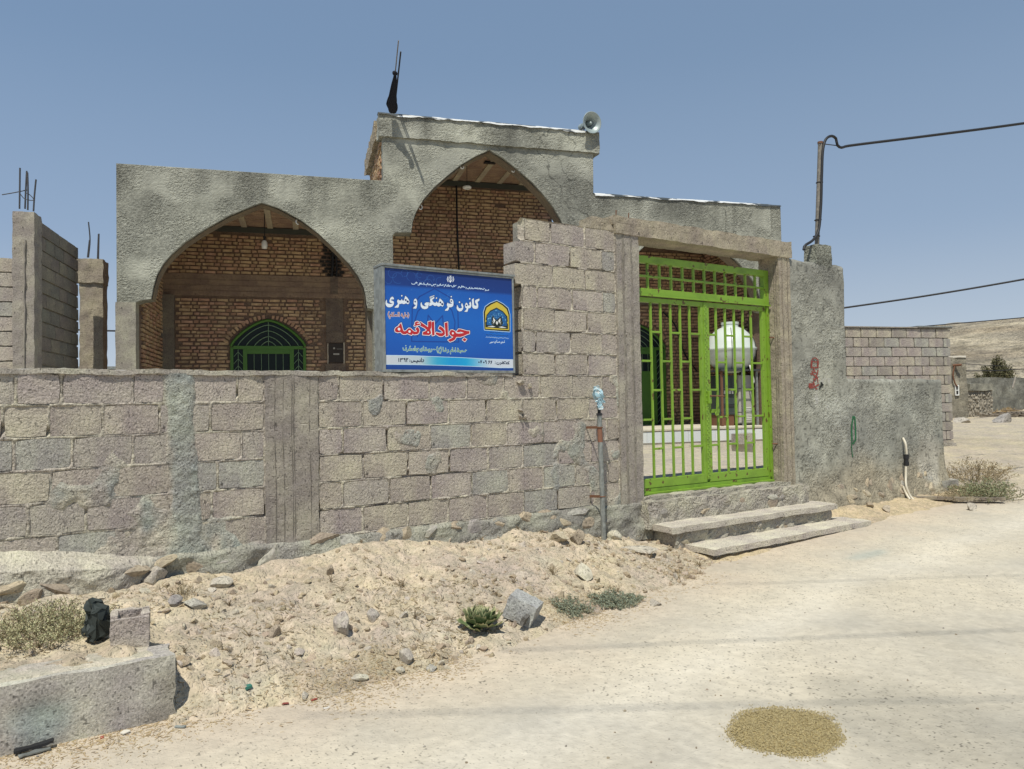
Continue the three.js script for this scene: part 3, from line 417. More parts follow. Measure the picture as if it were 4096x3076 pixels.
{
  const sh = new THREE.Shape(); const ol = [[-1.34, FL], ...archL, ...archC, ...mir(archL), [11.32, FL], [11.31, 5.56], [7.08, 5.555], [7.09, 6.37], [3.01, 6.38], [3.01, 5.565], [-1.34, 5.565]];
  ol.forEach(([u, y], i) => { const w = i > 0 && i < ol.length - 6 ? .012 * fbm(u * 4, y * 4, 3, 3) : .008 * fbm(u * 3, y * 3, 6, 2); i ? sh.lineTo(u + w, y + w) : sh.moveTo(u, y); });
  let g = new THREE.ExtrudeGeometry(sh, { depth: FD, bevelEnabled: true, bevelThickness: .012, bevelSize: .010, bevelOffset: -.010, bevelSegments: 2, steps: 1 }); g.translate(0, 0, F0 - FD);
  part(hall, 'facade', triUV(g), M.plaster);
  for (const [k, pts] of [[0, archL], [1, archC], [2, mir(archL)]]) { // the brown soffit of every arch, just proud of the cut
    const up = pts.slice(2, -2), c = up.reduce((a, q) => [a[0] + q[0] / up.length, a[1] + q[1] / up.length], [0, 0]);
    part(hall, 'arch_soffit', sheet(up.length - 1, 4, (i, j) => { const q = up[i], d = Math.hypot(q[0] - c[0], q[1] - c[1]), s = 1 - .014 / d; return [c[0] + (q[0] - c[0]) * s, c[1] + (q[1] - c[1]) * s, F0 - .03 - (FD - .03) * j / 4 * 1.15, i * .12, j * .1]; }), S({ color: C(.30, .245, .175), map: gritC, bumpMap: gritB, bumpScale: .01, side: THREE.DoubleSide }));
  }
  part(hall, 'parapet', [roughBox(2.935, 6.36, F0 - .30, 7.205, 6.765, F0 + .06, .045, .016, 8, 3), roughBox(7.05, 6.40, -10.55, 7.19, 6.76, F0 - .302, .06, .014, 8, 5)], M.plaster);
  part(hall, 'roof_edge', [roughBox(2.90, 6.42, -10.55, 3.06, 6.75, F0 - .302, .05, .022, 9, 7)], S({ color: C(.50, .42, .30), map: gritC, bumpMap: plastB, bumpScale: .03 }));
  // roof felt lying over the parapet edges, torn and peeling
  const felt = (u0, u1, y, z, seed, hang) => part(hall, 'roof_felt', sheet(150, 7, (i, j) => {
    const u = u0 + (u1 - u0) * i / 150, t = j / 7, h = hang * (.6 + .9 * Math.abs(fbm(u * 2.1, seed, 3, 4)) * 2), b = .012 + .012 * fbm(u * 5, t * 3, seed, 3);
    return t < .45 ? [u, y - h * (1 - t / .45), z + .012 + b * (1 - t / .45), u, t] : [u, y + .012 + b, z - .35 * (t - .45), u, t];
  }, (i, j, p) => { const k = sstep(.0, .1, fbm(p[0] * 5, p[1] * 24, seed + 5, 3)); return [lerp(.66, .05, k), lerp(.67, .06, k), lerp(.66, .065, k)]; }), M.felt);
  felt(2.93, 7.2, 6.775, F0 + .065, 2, .035); felt(7.1, 11.31, 5.57, F0 + .012, 12, .03);
  // roofs and ceilings on concrete joists
  part(hall, 'roof', [roughBox(-1.34, 5.30, -10.7, 3.0, 5.52, F0 - FD + .005, .12, .01, 5, 4), roughBox(7.1, 5.30, -10.7, 11.3, 5.52, F0 - FD + .005, .12, .01, 5, 6), box(-1.3, 5.525, -10.7, 3.0, 5.55, -8.3), box(3.0, 6.42, -10.6, 7.1, 6.7, -8.2)], M.core);
  const ceil = S({ color: C(.50, .34, .24), map: gritC, bumpMap: gritB, bumpScale: .012 }), jo = S({ color: C(.60, .52, .38), map: gritC });
  for (const [u0, u1, y, off] of [[-1.06, 2.85, 5.17, .03], [3.02, 7.06, 6.40, .3], [7.12, 11.0, 5.17, .03]]) {
    for (let u = u0 + off, k = 0; u < u1; u += .50, k++) {
      part(hall, 'joist', box(u - .055, y - .012, BW, u + .055, y + .1, F0 - FD + .01), jo);
      for (let w = BW; w < F0 - FD - .1; w += .21) { const a = u + .057, b = Math.min(u1, u + .443); if (b - a > .1) ceilBits.push(box(a, y + rr(.0, .018), w + .004, b, y + .12, Math.min(w + .206, F0 - FD))); }
    }
  }
  const cb = part(hall, 'ceiling_block', ceilBits, ceil); cb.userData.kind = 'stuff';
  part(hall, 'ceiling_backing', [box(-1.3, 5.24, BW - .2, 3.0, 5.29, -8.29), box(3.0, 6.47, BW - .2, 7.1, 6.53, -8.29), box(7.1, 5.24, BW - .2, 11.3, 5.29, -8.29)], M.core);
  for (const [u, w] of [[4.62, -9.2], [5.15, -9.1], [4.2, -9.7]]) part(hall, 'ceiling_opening', box(u, 6.375, w, u + .24, 6.398, w + .13), M.black);
  // walls of the porch
  part(hall, 'side_wall', [roughBox(-1.33, .8, -10.7, -1.07, 5.3, F0 - FD + .02, .1, .012, 6, 14), roughBox(3.02, 5.5, -10.55, 3.3, 6.38, F0 - .02, .1, .01, 6, 24)], M.brickMortar);
  part(hall, 'side_wall', roughBox(10.90, .8, -10.7, 11.3, 5.3, F0 - FD + .02, .1, .012, 6, 15), M.brickMortar);
  part(hall, 'back_wall', [box(-1.3, .8, BW - .29, 11.3, 5.3, BW - .018), box(3.05, 5.301, BW - .14, 7.05, 6.45, BW - .018)], M.brickMortar);
  part(hall, 'ring_beam', [roughBox(-1.07, 3.76, BW - .1, 2.95, 4.20, BW + .014, .05, .005, 14, 4), ...[3.86, 3.97, 4.08].map((y, i) => warp(tube([V3(-1.05, y, BW + .016), V3(1, y, BW + .016), V3(2.9, y, BW + .016)], .005, 5, 60), .006, 12, i))], S({ color: C(.33, .235, .165), map: gritC, bumpMap: castB, bumpScale: .006 }));
  part(hall, 'ring_beam', [roughBox(7.1, 3.76, BW - .1, 10.9, 4.05, BW + .014, .05, .005, 14, 9)], S({ color: C(.23, .185, .14), map: gritC }));
  part(hall, 'ceiling_strip', [box(-1.06, 5.06, BW - .01, 2.95, 5.17, BW + .02), box(3.0, 6.28, BW - .01, 7.05, 6.39, BW + .02)], S({ color: C(.06, .065, .055), roughness: .8 }));
  part(hall, 'corner_column', [roughBox(-1.068, .9, BW - .02, -.84, 3.76, BW + .09, .06, .006, 10, 5), roughBox(2.72, .9, -8.75, 2.98, 3.35, -8.3, .06, .006, 10, 7)], S({ color: C(.26, .225, .175), map: gritC }));
  part(hall, 'pier_facing', [roughBox(-1.352, .9, F0 - .2, -1.052, 3.275, F0 + .032, .05, .006, 8, 33)], S({ color: C(.43, .40, .325), map: gritC, bumpMap: castB, bumpScale: .006 }));
  // bricks, one by one
  const bg = [...Array(5)].map((_, i) => brickGeo(.2, i)), bh = [...Array(4)].map((_, i) => brickGeo(.096, i + 9)), cand = [];
  function brickGeo(w, seed) { let g = new THREE.BoxGeometry(w, .056, .05, 2, 1, 1); g.deleteAttribute('normal'); g.deleteAttribute('uv'); g = mergeVertices(g, 1e-5); const r = RNG(seed * 31 + 3), p = g.attributes.position; for (let i = 0; i < p.count; i++) { const c = Math.abs(p.getX(i)) > w * .4 ? 1 : 0; p.setXYZ(i, p.getX(i) - Math.sign(p.getX(i)) * r() * .010 * c, p.getY(i) - Math.sign(p.getY(i)) * r() * .009, p.getZ(i) + (r() - .5) * .006 - (c ? .003 : 0)); } return triUV(toCreasedNormals(g, .6), r() * 2, r() * 2); }
  const lumin = (u, y) => fbm(u * 1.1, y * 1.4, 8, 3);
  const mOf = (u, y) => { const k = lumin(u, y); return k > .12 ? pick([brickM[2], brickM[4], brickM[0]]) : k < -.12 ? pick([brickM[6], brickM[3], brickM[4]]) : pick(brickM); };
  const doorHole = (u, y, c) => { const d = Math.abs(u - c); return d < .92 && y < 3.5 && (y < 2.78 ? d < .75 : d < .86 * Math.sqrt(Math.max(0, 1 - (y - 2.78) / .68))); };
  const CO = .0735;
  function field(u0, u1, y0, y1, ok, place) {
    for (let y = y0 + CO / 2, r = 0; y < y1 - .03; y += CO, r++) for (let u = u0 + (r % 2 ? 0 : .06) + rr(-.02, .02), k = r; u < u1; k++) { const head = k % 2 === 1, w = head ? .096 : .2, s = rr(.93, 1.05); const uc = u + w / 2; if (u + w < u1 + .03 && ok(uc, y) && rnd() > .012) cand.push([head, uc + rr(-.004, .004), y + .008 * Math.sin(u * .9 + r) + rr(-.004, .004), s, place]); u += w + rr(.012, .026); }
  }
  const soot = (u, y) => Math.exp(-Math.pow((u - 2.2) / .2, 2)) * sstep(3.6, 4.0, y) * sstep(5.1, 4.6, y);
  field(-.83, 2.9, FL, 3.76, (u, y) => !doorHole(u, y, .915) && !(u > 2.0 && u < 2.46 && y < 3.8), 'b'); field(-1.02, 2.95, 4.20, 5.06, () => true, 'b');
  field(3.02, 7.02, 2.2, 6.28, () => true, 'b'); field(7.1, 10.9, FL, 3.76, (u, y) => !doorHole(u, y, 9.06), 'b'); field(7.1, 10.9, 4.05, 5.06, () => true, 'b');
  field(-10.4, -8.5, FL, 5.1, () => true, 'r'); field(-10.4, -8.45, FL, 5.0, () => true, 'l'); field(-10.3, -8.1, 5.6, 6.34, () => true, 'o');
  // soldier ring round the two doors
  const ring = (c, first) => { const P = []; for (let t = 0; t <= 200; t++) { const y = 2.78 + .52 * t / 200, d = .78 * Math.sqrt(Math.max(0, 1 - Math.pow((y - 2.78) / .52, 1.25))); P.push([d, y]); } for (const sg of [-1, 1]) { let acc = 0, L = .05; for (let t = 1; t < P.length; t++) { acc += Math.hypot(P[t][0] - P[t - 1][0], P[t][1] - P[t - 1][1]); if (acc > L && P[t][0] > .03) { const a = Math.atan2(P[t][1] - P[t - 1][1], (P[t][0] - P[t - 1][0]) * sg); const nx = Math.sin(a) * (sg > 0 ? 1 : 1), q = [c + sg * (P[t][0] + .055 * Math.abs(Math.sin(a))), P[t][1] + .05 * Math.abs(Math.cos(a))]; const m = piece(hall, 'brick', pick(bh), pick(brickM), V3(q[0], q[1], BW - .012), [0, 0, a], [.62, 1.0, 1.2]); m.rotation.z = a; m.scale.set(.62, 1.75, 1.2); L = acc + .075; } } } };
  ring(.915); ring(9.06);
  const rest = [], pos = (c) => c[4] === 'b' ? [V3(c[1], c[2], BW - .02 + rr(-.004, .005)), 0] : c[4] === 'r' ? [V3(10.885 + rr(-.004, .004), c[2], c[1]), -Math.PI / 2] : c[4] === 'l' ? [V3(-1.06, c[2], c[1]), Math.PI / 2] : [V3(3.015 - rr(0, .03), c[2], c[1]), -Math.PI / 2];
  // those in plain view and nearest become parts, the others one joined part
  const key = (c) => { const [p] = pos(c), q = uw(p.x, p.y, p.z), low = c[4] === 'b' && ((c[1] < 2.75 && c[2] > 1.9 && c[2] < 3.76)); return (low ? 0 : 10) + (c[0] ? 3 : 0) + q.distanceTo(EYE) * .05; };
  const sorted = cand.map((c) => [key(c), c]).sort((a, b) => a[0] - b[0]);
  const buckets = brickM.map(() => []);
  sorted.forEach(([, c], i) => {
    const [p, ry] = pos(c), g = pick(c[0] ? bh : bg), so = c[4] === 'b' ? soot(c[1], c[2]) : 0, m = so + rr(-.28, .28) > .34 ? sootM : mOf(c[1], c[2]);
    if (i < 255) piece(hall, 'brick', g, m, p, [rr(-.03, .03), ry, rr(-.02, .02)], [c[3], 1, 1]);
    else { const q = g.clone().applyMatrix4(new THREE.Matrix4().compose(p, new THREE.Quaternion().setFromEuler(new THREE.Euler(rr(-.03, .03), ry, rr(-.02, .02))), V3(c[3], 1, 1))); (m === sootM ? rest : buckets[brickM.indexOf(m)]).push(q); }
  });
  const all = [], mats = []; buckets.concat([rest]).forEach((b, i) => { if (b.length) { all.push(merge(b)); mats.push(i < brickM.length ? brickM[i] : sootM); } });
  const gm = mergeGeometries(all, true); part(hall, 'brickwork', gm, mats).userData.kind = 'stuff';
  // cement chase with the meter box and the soot above
  part(hall, 'cement_patch', [roughBox(2.03, FL, BW - .06, 2.44, 2.40, BW + .008, .04, .008, 12, 2), roughBox(2.05, 2.84, BW - .06, 2.40, 3.86, BW + .01, .04, .010, 9, 5), roughBox(2.14, 3.84, BW - .06, 2.30, 4.22, BW + .024, .03, .01, 12, 8)], S({ color: C(.215, .165, .125), map: gritC, bumpMap: castB, bumpScale: .012 }));
  const mb = part(hall, 'meter_box', [box(2.09, 2.42, BW - .03, 2.40, 2.82, BW + .012, .006)], S({ color: C(.035, .026, .02), roughness: .7 }));
  part(mb, 'label_plate', [box(2.19, 2.70, BW + .012, 2.225, 2.735, BW + .016), box(2.19, 2.58, BW + .012, 2.31, 2.612, BW + .016), box(2.26, 2.70, BW + .012, 2.38, 2.706, BW + .015)], S({ color: C(.4, .38, .34) }));
  part(mb, 'box_rim', [roughBox(2.395, 2.40, BW - .02, 2.425, 2.84, BW + .02, .03, .006, 20, 1), roughBox(2.07, 2.40, BW - .02, 2.092, 2.82, BW + .018, .03, .005, 20, 2)], S({ color: C(.42, .36, .28) }));
  const cable = (pts, r, n = 'wall_cable') => part(hall, n, tube(pts, r, 6), M.black);
  cable([V3(4.85, 6.28, BW + .03), V3(4.85, 5.2, BW + .035), V3(4.88, 4.1, BW + .03), V3(4.86, 2.2, BW + .03)], .02);
  cable([V3(2.19, 4.95, BW + .04), V3(2.2, 4.6, BW + .035), V3(2.17, 4.2, BW + .04)], .03); cable([V3(2.26, 4.7, BW + .04), V3(2.28, 4.4, BW + .035), V3(2.27, 4.2, BW + .04)], .022);
  cable([V3(9.75, 3.6, BW + .03), V3(10.05, 3.3, BW + .03), V3(10.3, 2.6, BW + .03), V3(10.6, 2.2, BW + .03)], .018);
  for (const [x, y] of [[903, 868], [1193, 888], [632, 1068], [1848, 666], [2052, 680], [2228, 855], [1681, 828]]) { const p = onW(x, y, F0 - .08); part(hall, 'cable_hook', new THREE.TorusGeometry(.042, .010, 6, 14, 4.6).rotateZ(rr(0, 6)).rotateY(.5).translate(p.x, p.y, p.z), M.white); }
  // doors with their fan of bars
  const door = (c) => {
    const zc = BW - .005, d = part(hall, 'door', [box(c - .73, FL, zc, c - .67, 2.73, zc + .05, .004), box(c + .67, FL, zc, c + .73, 2.73, zc + .05, .004), box(c - .67, 2.695, zc, c + .67, 2.76, zc + .05, .004), box(c - .49, FL, zc, c - .41, 2.695, zc + .045, .004), box(c + .41, FL, zc, c + .49, 2.695, zc + .045, .004), box(c - .41, 2.60, zc, c + .41, 2.695, zc + .042, .004), box(c - .03, FL, zc, c + .03, 2.2, zc + .036), box(c - .41, 2.18, zc, c + .41, 2.2, zc + .03)], M.green2);
    const arch = (k, y0 = 2.75, rr2 = .72) => { const P = []; for (let t = -20; t <= 20; t++) { const x = t / 20; P.push(V3(c + x * rr2 * k, y0 + .53 * k * Math.pow(Math.max(0, 1 - Math.pow(Math.abs(x), 1.55)), .78), zc + .03)); } return P; };
    part(d, 'arch_frame', tube(arch(1), .03, 6, 60), M.green2);
    for (const k of [.82, .6, .38, .2]) part(d, 'fan_bar', tube(arch(k), .009, 5, 40), M.doorBar);
    part(d, 'fan_bar', rod(V3(c, 2.76, zc + .03), V3(c, 3.24, zc + .03), .008, 5), M.doorBar);
    const ap = arch(.99), sh2 = new THREE.Shape(); ap.forEach((q, i) => i ? sh2.lineTo(q.x, q.y) : sh2.moveTo(q.x, q.y)); const fg = new THREE.ExtrudeGeometry(sh2, { depth: .006, bevelEnabled: false }); fg.translate(0, 0, zc + .004); part(d, 'pane', triUV(fg), M.glassDark);
    part(d, 'pane', box(c - .41, 2.2, zc + .004, c + .41, 2.6, zc + .012), M.glassDark); for (const s of [-1, 1]) { part(d, 'pane', box(c + s * .58 - .09, FL, zc + .004, c + s * .58 + .09, 2.695, zc + .012), M.glassDark); const hb = []; hb.push(rod(V3(c + s * .58, FL, zc + .03), V3(c + s * .58, 2.69, zc + .03), .007, 5)); for (let y = 1.0; y < 2.6; y += .14) for (const e of [-1, 1]) hb.push(rod(V3(c + s * .58, y + .1, zc + .03), V3(c + s * .58 + e * .085, y, zc + .03), .006, 5)); part(d, 'herringbone_bars', hb, M.doorBar); }
    for (let k = 0; k < 5; k++) part(d, 'pane_bar', rod(V3(c - .28 + k * .14, 2.2, zc + .026), V3(c - .28 + k * .14, 2.6, zc + .026), .006, 5), M.doorBar);
    part(d, 'door_panel', [box(c - .41, FL, zc + .004, c - .03, 2.18, zc + .02), box(c + .03, FL, zc + .004, c + .41, 2.18, zc + .02)], M.green2);
  };
  door(.915); door(9.06);
  // tiled platform
  part(hall, 'platform', [roughBox(-1.5, .3, -10.7, 11.45, FL - .01, -7.80, .2, .004, 4, 3), roughBox(-1.5, FL - .012, -10.3, 11.45, FL + .02, -7.77, .2, .003, 4, 6)], S({ color: C(.70, .64, .54), map: roadC }));
  const tg = triUV(new RoundedBoxGeometry(.296, .215, .012, 1, .003)), tm = [[.66, .68, .66], [.70, .71, .69], [.63, .66, .66]].map((c) => S({ color: C(...c), roughness: .25 }));
  for (let u = -1.3; u < 11.3; u += .3) piece(hall, 'tile', tg, pick(tm), V3(u + .15, .79, -7.79), [0, 0, 0]);
}

// ---------- the blue sign on the wall ----------
function homog(src, dst) { // eight equations for the plane map that takes four points to four
  const A = [], b = []; src.forEach(([x, y], i) => { const [u, v] = dst[i]; A.push([x, y, 1, 0, 0, 0, -u * x, -u * y]); b.push(u); A.push([0, 0, 0, x, y, 1, -v * x, -v * y]); b.push(v); });
  for (let i = 0; i < 8; i++) { let m = i; for (let r = i + 1; r < 8; r++) if (Math.abs(A[r][i]) > Math.abs(A[m][i])) m = r; [A[i], A[m]] = [A[m], A[i]]; [b[i], b[m]] = [b[m], b[i]]; for (let r = 0; r < 8; r++) if (r !== i) { const f = A[r][i] / A[i][i]; for (let c = i; c < 8; c++) A[r][c] -= f * A[i][c]; b[r] -= f * b[i]; } }
  const h = b.map((v, i) => v / A[i][i]); return (x, y) => { const w = h[6] * x + h[7] * y + 1; return [(h[0] * x + h[1] * y + h[2]) / w, (h[3] * x + h[4] * y + h[5]) / w]; };
}
function signFace() {
  const W = 1024, H = 716, c = document.createElement('canvas'); c.width = W; c.height = H; const k = c.getContext('2d');
  const Z = (x, y) => [1460 + x / 3.322, 1020 + y / 3.322], Hm = homog([Z(232, 155), Z(1937, 310), Z(1957, 1532), Z(283, 1548)], [[0, 0], [W, 0], [W, H], [0, H]]);
  const at = (ox, oy, s) => (p) => Hm(ox + p[0] / s, oy + p[1] / s), z4 = at(1460, 1020, 3.322);
  k.lineJoin = k.lineCap = 'round';
  let g = k.createLinearGradient(0, 0, 0, H); g.addColorStop(0, '#0a2f74'); g.addColorStop(.16, '#08357f'); g.addColorStop(.19, '#0c53ad'); g.addColorStop(.5, '#0d60be'); g.addColorStop(.84, '#0c53ae'); g.addColorStop(1, '#0b3f8c'); k.fillStyle = g; k.fillRect(0, 0, W, H);
  g = k.createRadialGradient(470, 330, 30, 470, 330, 420); g.addColorStop(0, 'rgba(20,104,190,.55)'); g.addColorStop(1, 'rgba(20,104,190,0)'); k.fillStyle = g; k.fillRect(0, 120, W, 480);
  g = k.createRadialGradient(895, 330, 20, 895, 330, 170); g.addColorStop(0, 'rgba(10,130,225,.9)'); g.addColorStop(1, 'rgba(10,120,215,0)'); k.fillStyle = g; k.fillRect(700, 130, 324, 420);
  // scrolls in paler blue at the top left
  k.strokeStyle = 'rgba(90,150,215,.35)'; k.lineWidth = 3;
  for (const [x, y, r, a0, a1] of [[60, 40, 30, 0, 5], [100, 70, 38, 1, 6], [150, 30, 24, 3, 8], [200, 50, 34, 2, 6.6], [280, 40, 40, 0, 4.7], [262, 36, 18, 1, 6], [350, 55, 26, 2, 7], [330, 90, 30, 3, 7], [420, 70, 30, 0, 5], [450, 160, 34, 0, 3.4], [500, 170, 22, 1, 5], [30, 88, 26, 0, 3]]) { k.beginPath(); k.arc(x, y, r, a0, a1); k.stroke(); }
  const line = (f, pts, w, st) => { k.strokeStyle = st; k.lineWidth = w; k.beginPath(); pts.forEach((p, i) => { const q = f(p); i ? k.lineTo(...q) : k.moveTo(...q); }); k.stroke(); };
  const poly = (f, pts) => { k.beginPath(); pts.forEach((p, i) => { const q = f(p); i ? k.lineTo(...q) : k.moveTo(...q); }); k.closePath(); };
  // the big faint arch behind the lettering
  for (const P of [[[625, 1165], [625, 700], [720, 560], [920, 450], [1110, 560], [1230, 720], [1245, 1165], [625, 1165]], [[700, 1100], [660, 900], [700, 760], [800, 660]], [[1180, 1100], [1195, 900], [1150, 740], [1060, 640]], [[830, 930], [840, 810], [930, 930], [1030, 815], [1040, 930]]]) line(z4, P, 9, 'rgba(7,40,120,.55)');
  const glyphs = (f, list, fill, edge, ew, glow) => { for (const P of list) { poly(f, P); if (glow) { k.strokeStyle = glow; k.lineWidth = ew + 9; k.stroke(); } } for (const P of list) { poly(f, P); k.strokeStyle = edge; k.lineWidth = ew; k.stroke(); } for (const P of list) { poly(f, P); k.fillStyle = fill; k.fill(); } };
  const holes = (f, list, col, r) => { k.fillStyle = col; for (const p of list) { const q = f(p); k.beginPath(); k.arc(q[0], q[1], p[2] ?? r, 0, 7); k.fill(); } };
  const dia = (x, y, r) => [[x, y - r * 1.2], [x + r, y], [x, y + r * 1.2], [x - r, y]];
  const A1 = at(1530, 1170, 11.06), A2 = at(1720, 1170, 10.533), A3 = at(1540, 1240, 11.06), A4 = at(1690, 1260, 11.06);
  // first line, white with a dark edge
  const wht = '#dfe9f3', nav = '#08215c';
  glyphs(A1, [
    [[475, 345], [480, 290], [440, 225], [390, 212], [320, 270], [280, 380], [280, 440], [310, 490], [380, 515], [435, 520], [350, 545], [240, 535], [170, 490], [160, 350], [145, 345], [105, 440], [97, 540], [140, 640], [220, 700], [330, 700], [430, 650], [480, 560], [485, 470], [460, 420], [400, 395], [340, 375], [360, 350], [420, 335]],
    [[510, 690], [600, 610], [665, 540], [640, 480], [620, 420], [665, 320], [700, 370], [760, 385], [800, 380], [830, 300], [860, 380], [920, 390], [940, 330], [985, 170], [1080, 250], [1150, 350], [1180, 430], [1170, 500], [1110, 560], [1030, 510], [960, 548], [890, 548], [850, 520], [800, 540], [725, 545], [715, 640], [680, 715], [530, 715]],
    dia(830, 172, 42), [[1330, 740], [1420, 640], [1470, 590], [1400, 570], [1365, 500], [1370, 380], [1410, 305], [1460, 300], [1510, 360], [1530, 460], [1525, 600], [1500, 720], [1480, 750]],
    [[2220, 560], [2140, 610], [2050, 620], [2020, 600], [2020, 690], [1960, 750], [1850, 775], [1750, 740], [1690, 660], [1670, 560], [1690, 470], [1720, 455], [1735, 540], [1770, 600], [1850, 640], [1980, 625], [1900, 615], [1850, 580], [1860, 510], [1920, 465], [2100, 460], [2140, 450], [2080, 340], [2080, 290], [2110, 250], [2220, 200]]], wht, nav, 5);
  glyphs(A2, [
    [[2060, 265], [2060, 350], [1980, 410], [2010, 500], [2010, 620], [1980, 690], [1900, 710], [1800, 690], [1760, 620], [1750, 400], [1745, 310], [1825, 245], [1830, 400], [1840, 530], [1870, 570], [1945, 560], [1920, 500], [1880, 430], [1880, 340], [1950, 300]],
    [[1425, 830], [1500, 750], [1530, 700], [1470, 650], [1455, 570], [1480, 480], [1520, 440], [1570, 490], [1590, 570], [1660, 550], [1630, 470], [1680, 385], [1720, 470], [1725, 580], [1690, 670], [1600, 690], [1590, 760], [1555, 840]], dia(1655, 280, 38),
    [[1300, 545], [1330, 450], [1370, 530], [1395, 620], [1380, 720], [1320, 800], [1230, 825], [1150, 770], [1110, 680], [1120, 580], [1145, 535], [1165, 610], [1210, 680], [1270, 690], [1335, 660]], dia(1230, 425, 38),
    [[610, 775], [690, 700], [740, 640], [705, 570], [700, 520], [735, 440], [770, 480], [830, 490], [930, 490], [850, 440], [825, 380], [850, 290], [890, 275], [950, 320], [980, 420], [980, 540], [950, 610], [880, 645], [795, 650], [790, 720], [740, 795], [630, 790]], dia(885, 190, 36),
    [[400, 265], [470, 320], [540, 400], [575, 480], [570, 560], [530, 625], [440, 580], [380, 620], [320, 610], [275, 575], [200, 600], [100, 540], [40, 585], [-40, 600], [-40, 460], [20, 440], [-10, 380], [0, 300], [170, 190], [170, 270], [75, 330], [110, 390], [150, 440], [200, 455], [240, 450], [265, 385], [300, 450], [350, 460], [370, 360]], [[-30, 205], [175, 130], [175, 165], [-30, 245]], dia(265, 255, 36)], wht, nav, 5);
  holes(A1, [[1010, 365, 7], [1100, 435, 8], [1435, 435, 6]], nav); holes(A2, [[1520, 560, 6], [890, 378, 6], [430, 440, 7], [510, 515, 8]], nav);
  // second line, red with a white edge
  const red = '#b8242c', ed = '#e9eef4', gl = 'rgba(6,30,90,.65)';
  glyphs(A4, [
    [[1500, 770], [1590, 650], [1700, 660], [1960, 730], [2070, 735], [2065, 850], [1980, 870], [1830, 950], [1680, 1000], [1500, 1000], [1440, 1110], [1350, 1180], [1220, 1225], [1130, 1140], [1290, 1060], [1370, 1000], [1260, 950], [1200, 880], [1190, 800], [1250, 700], [1330, 690], [1430, 740], [1500, 840], [1640, 850], [1830, 815], [1680, 770], [1590, 800]],
    [[1840, 1040], [1950, 1100], [1870, 1200], [1760, 1125]], [[975, 385], [1110, 345], [1135, 960], [1040, 990]],
    [[770, 520], [900, 600], [980, 700], [1000, 830], [980, 920], [880, 980], [760, 980], [580, 880], [620, 800], [760, 840], [880, 840], [900, 790], [820, 710], [710, 640]], [[405, 355], [520, 310], [545, 930], [440, 960], [410, 600]],
    [[250, 340], [390, 305], [400, 480], [390, 620], [350, 690], [390, 800], [390, 870], [300, 940], [20, 920], [30, 800], [120, 770], [200, 710], [100, 620], [-120, 510], [-130, 400], [-90, 345], [20, 420], [250, 580]]], red, ed, 9, gl);
  glyphs(A3, [
    [[1290, 725], [1340, 690], [1320, 640], [1350, 570], [1430, 545], [1510, 570], [1490, 625], [1400, 620], [1440, 660], [1550, 640], [1560, 700], [1300, 765]],
    [[1350, 890], [1435, 790], [1510, 860], [1540, 960], [1500, 1080], [1420, 1130], [1290, 1140], [1230, 1100], [1190, 1170], [1100, 1140], [980, 1090], [930, 1130], [820, 1130], [740, 1090], [700, 1030], [560, 1060], [460, 1020], [430, 940], [470, 850], [640, 740], [620, 710], [715, 630], [760, 800], [810, 950], [850, 1000], [930, 980], [1050, 860], [1130, 860], [1290, 1000], [1400, 1010], [1420, 970]]], red, ed, 9, gl);
  holes(A4, [[1345, 840, 8], [262, 808, 6]], ed); holes(A3, [[625, 905, 10], [1095, 1005, 9]], ed);
  // small lines of writing as pen strokes: [pen, edge colour, pen colour, width, strokes...]
  const pen = (f, list, outer, inner, wo, wi) => { if (outer) for (const P of list) line(f, P, wo, outer); for (const P of list) line(f, P, wi, inner); };
  pen(A1, [[[270, 900], [235, 1010], [265, 1130]], [[310, 1200], [325, 1080], [350, 1020], [380, 1060], [340, 1085]], [[380, 1090], [430, 1100], [480, 930]], [[400, 940], [460, 1090], [520, 1095], [560, 1040], [580, 1095], [610, 1045], [640, 1095], [680, 1080], [685, 930]], [[725, 930], [730, 1110]], [[850, 980], [815, 1070], [870, 1090], [880, 1040], [850, 1010]], [[870, 1100], [940, 1110], [990, 1080], [985, 940]], [[985, 1100], [1060, 1110], [1090, 1060], [1050, 1040], [1030, 1070], [1090, 1100]], [[920, 1165], [950, 1170]], [[1120, 940], [1165, 1040], [1130, 1160]]], '#e6d3cf', '#6d1f22', 9, 3.5);
  const A5 = at(1600, 1370, 7.9);
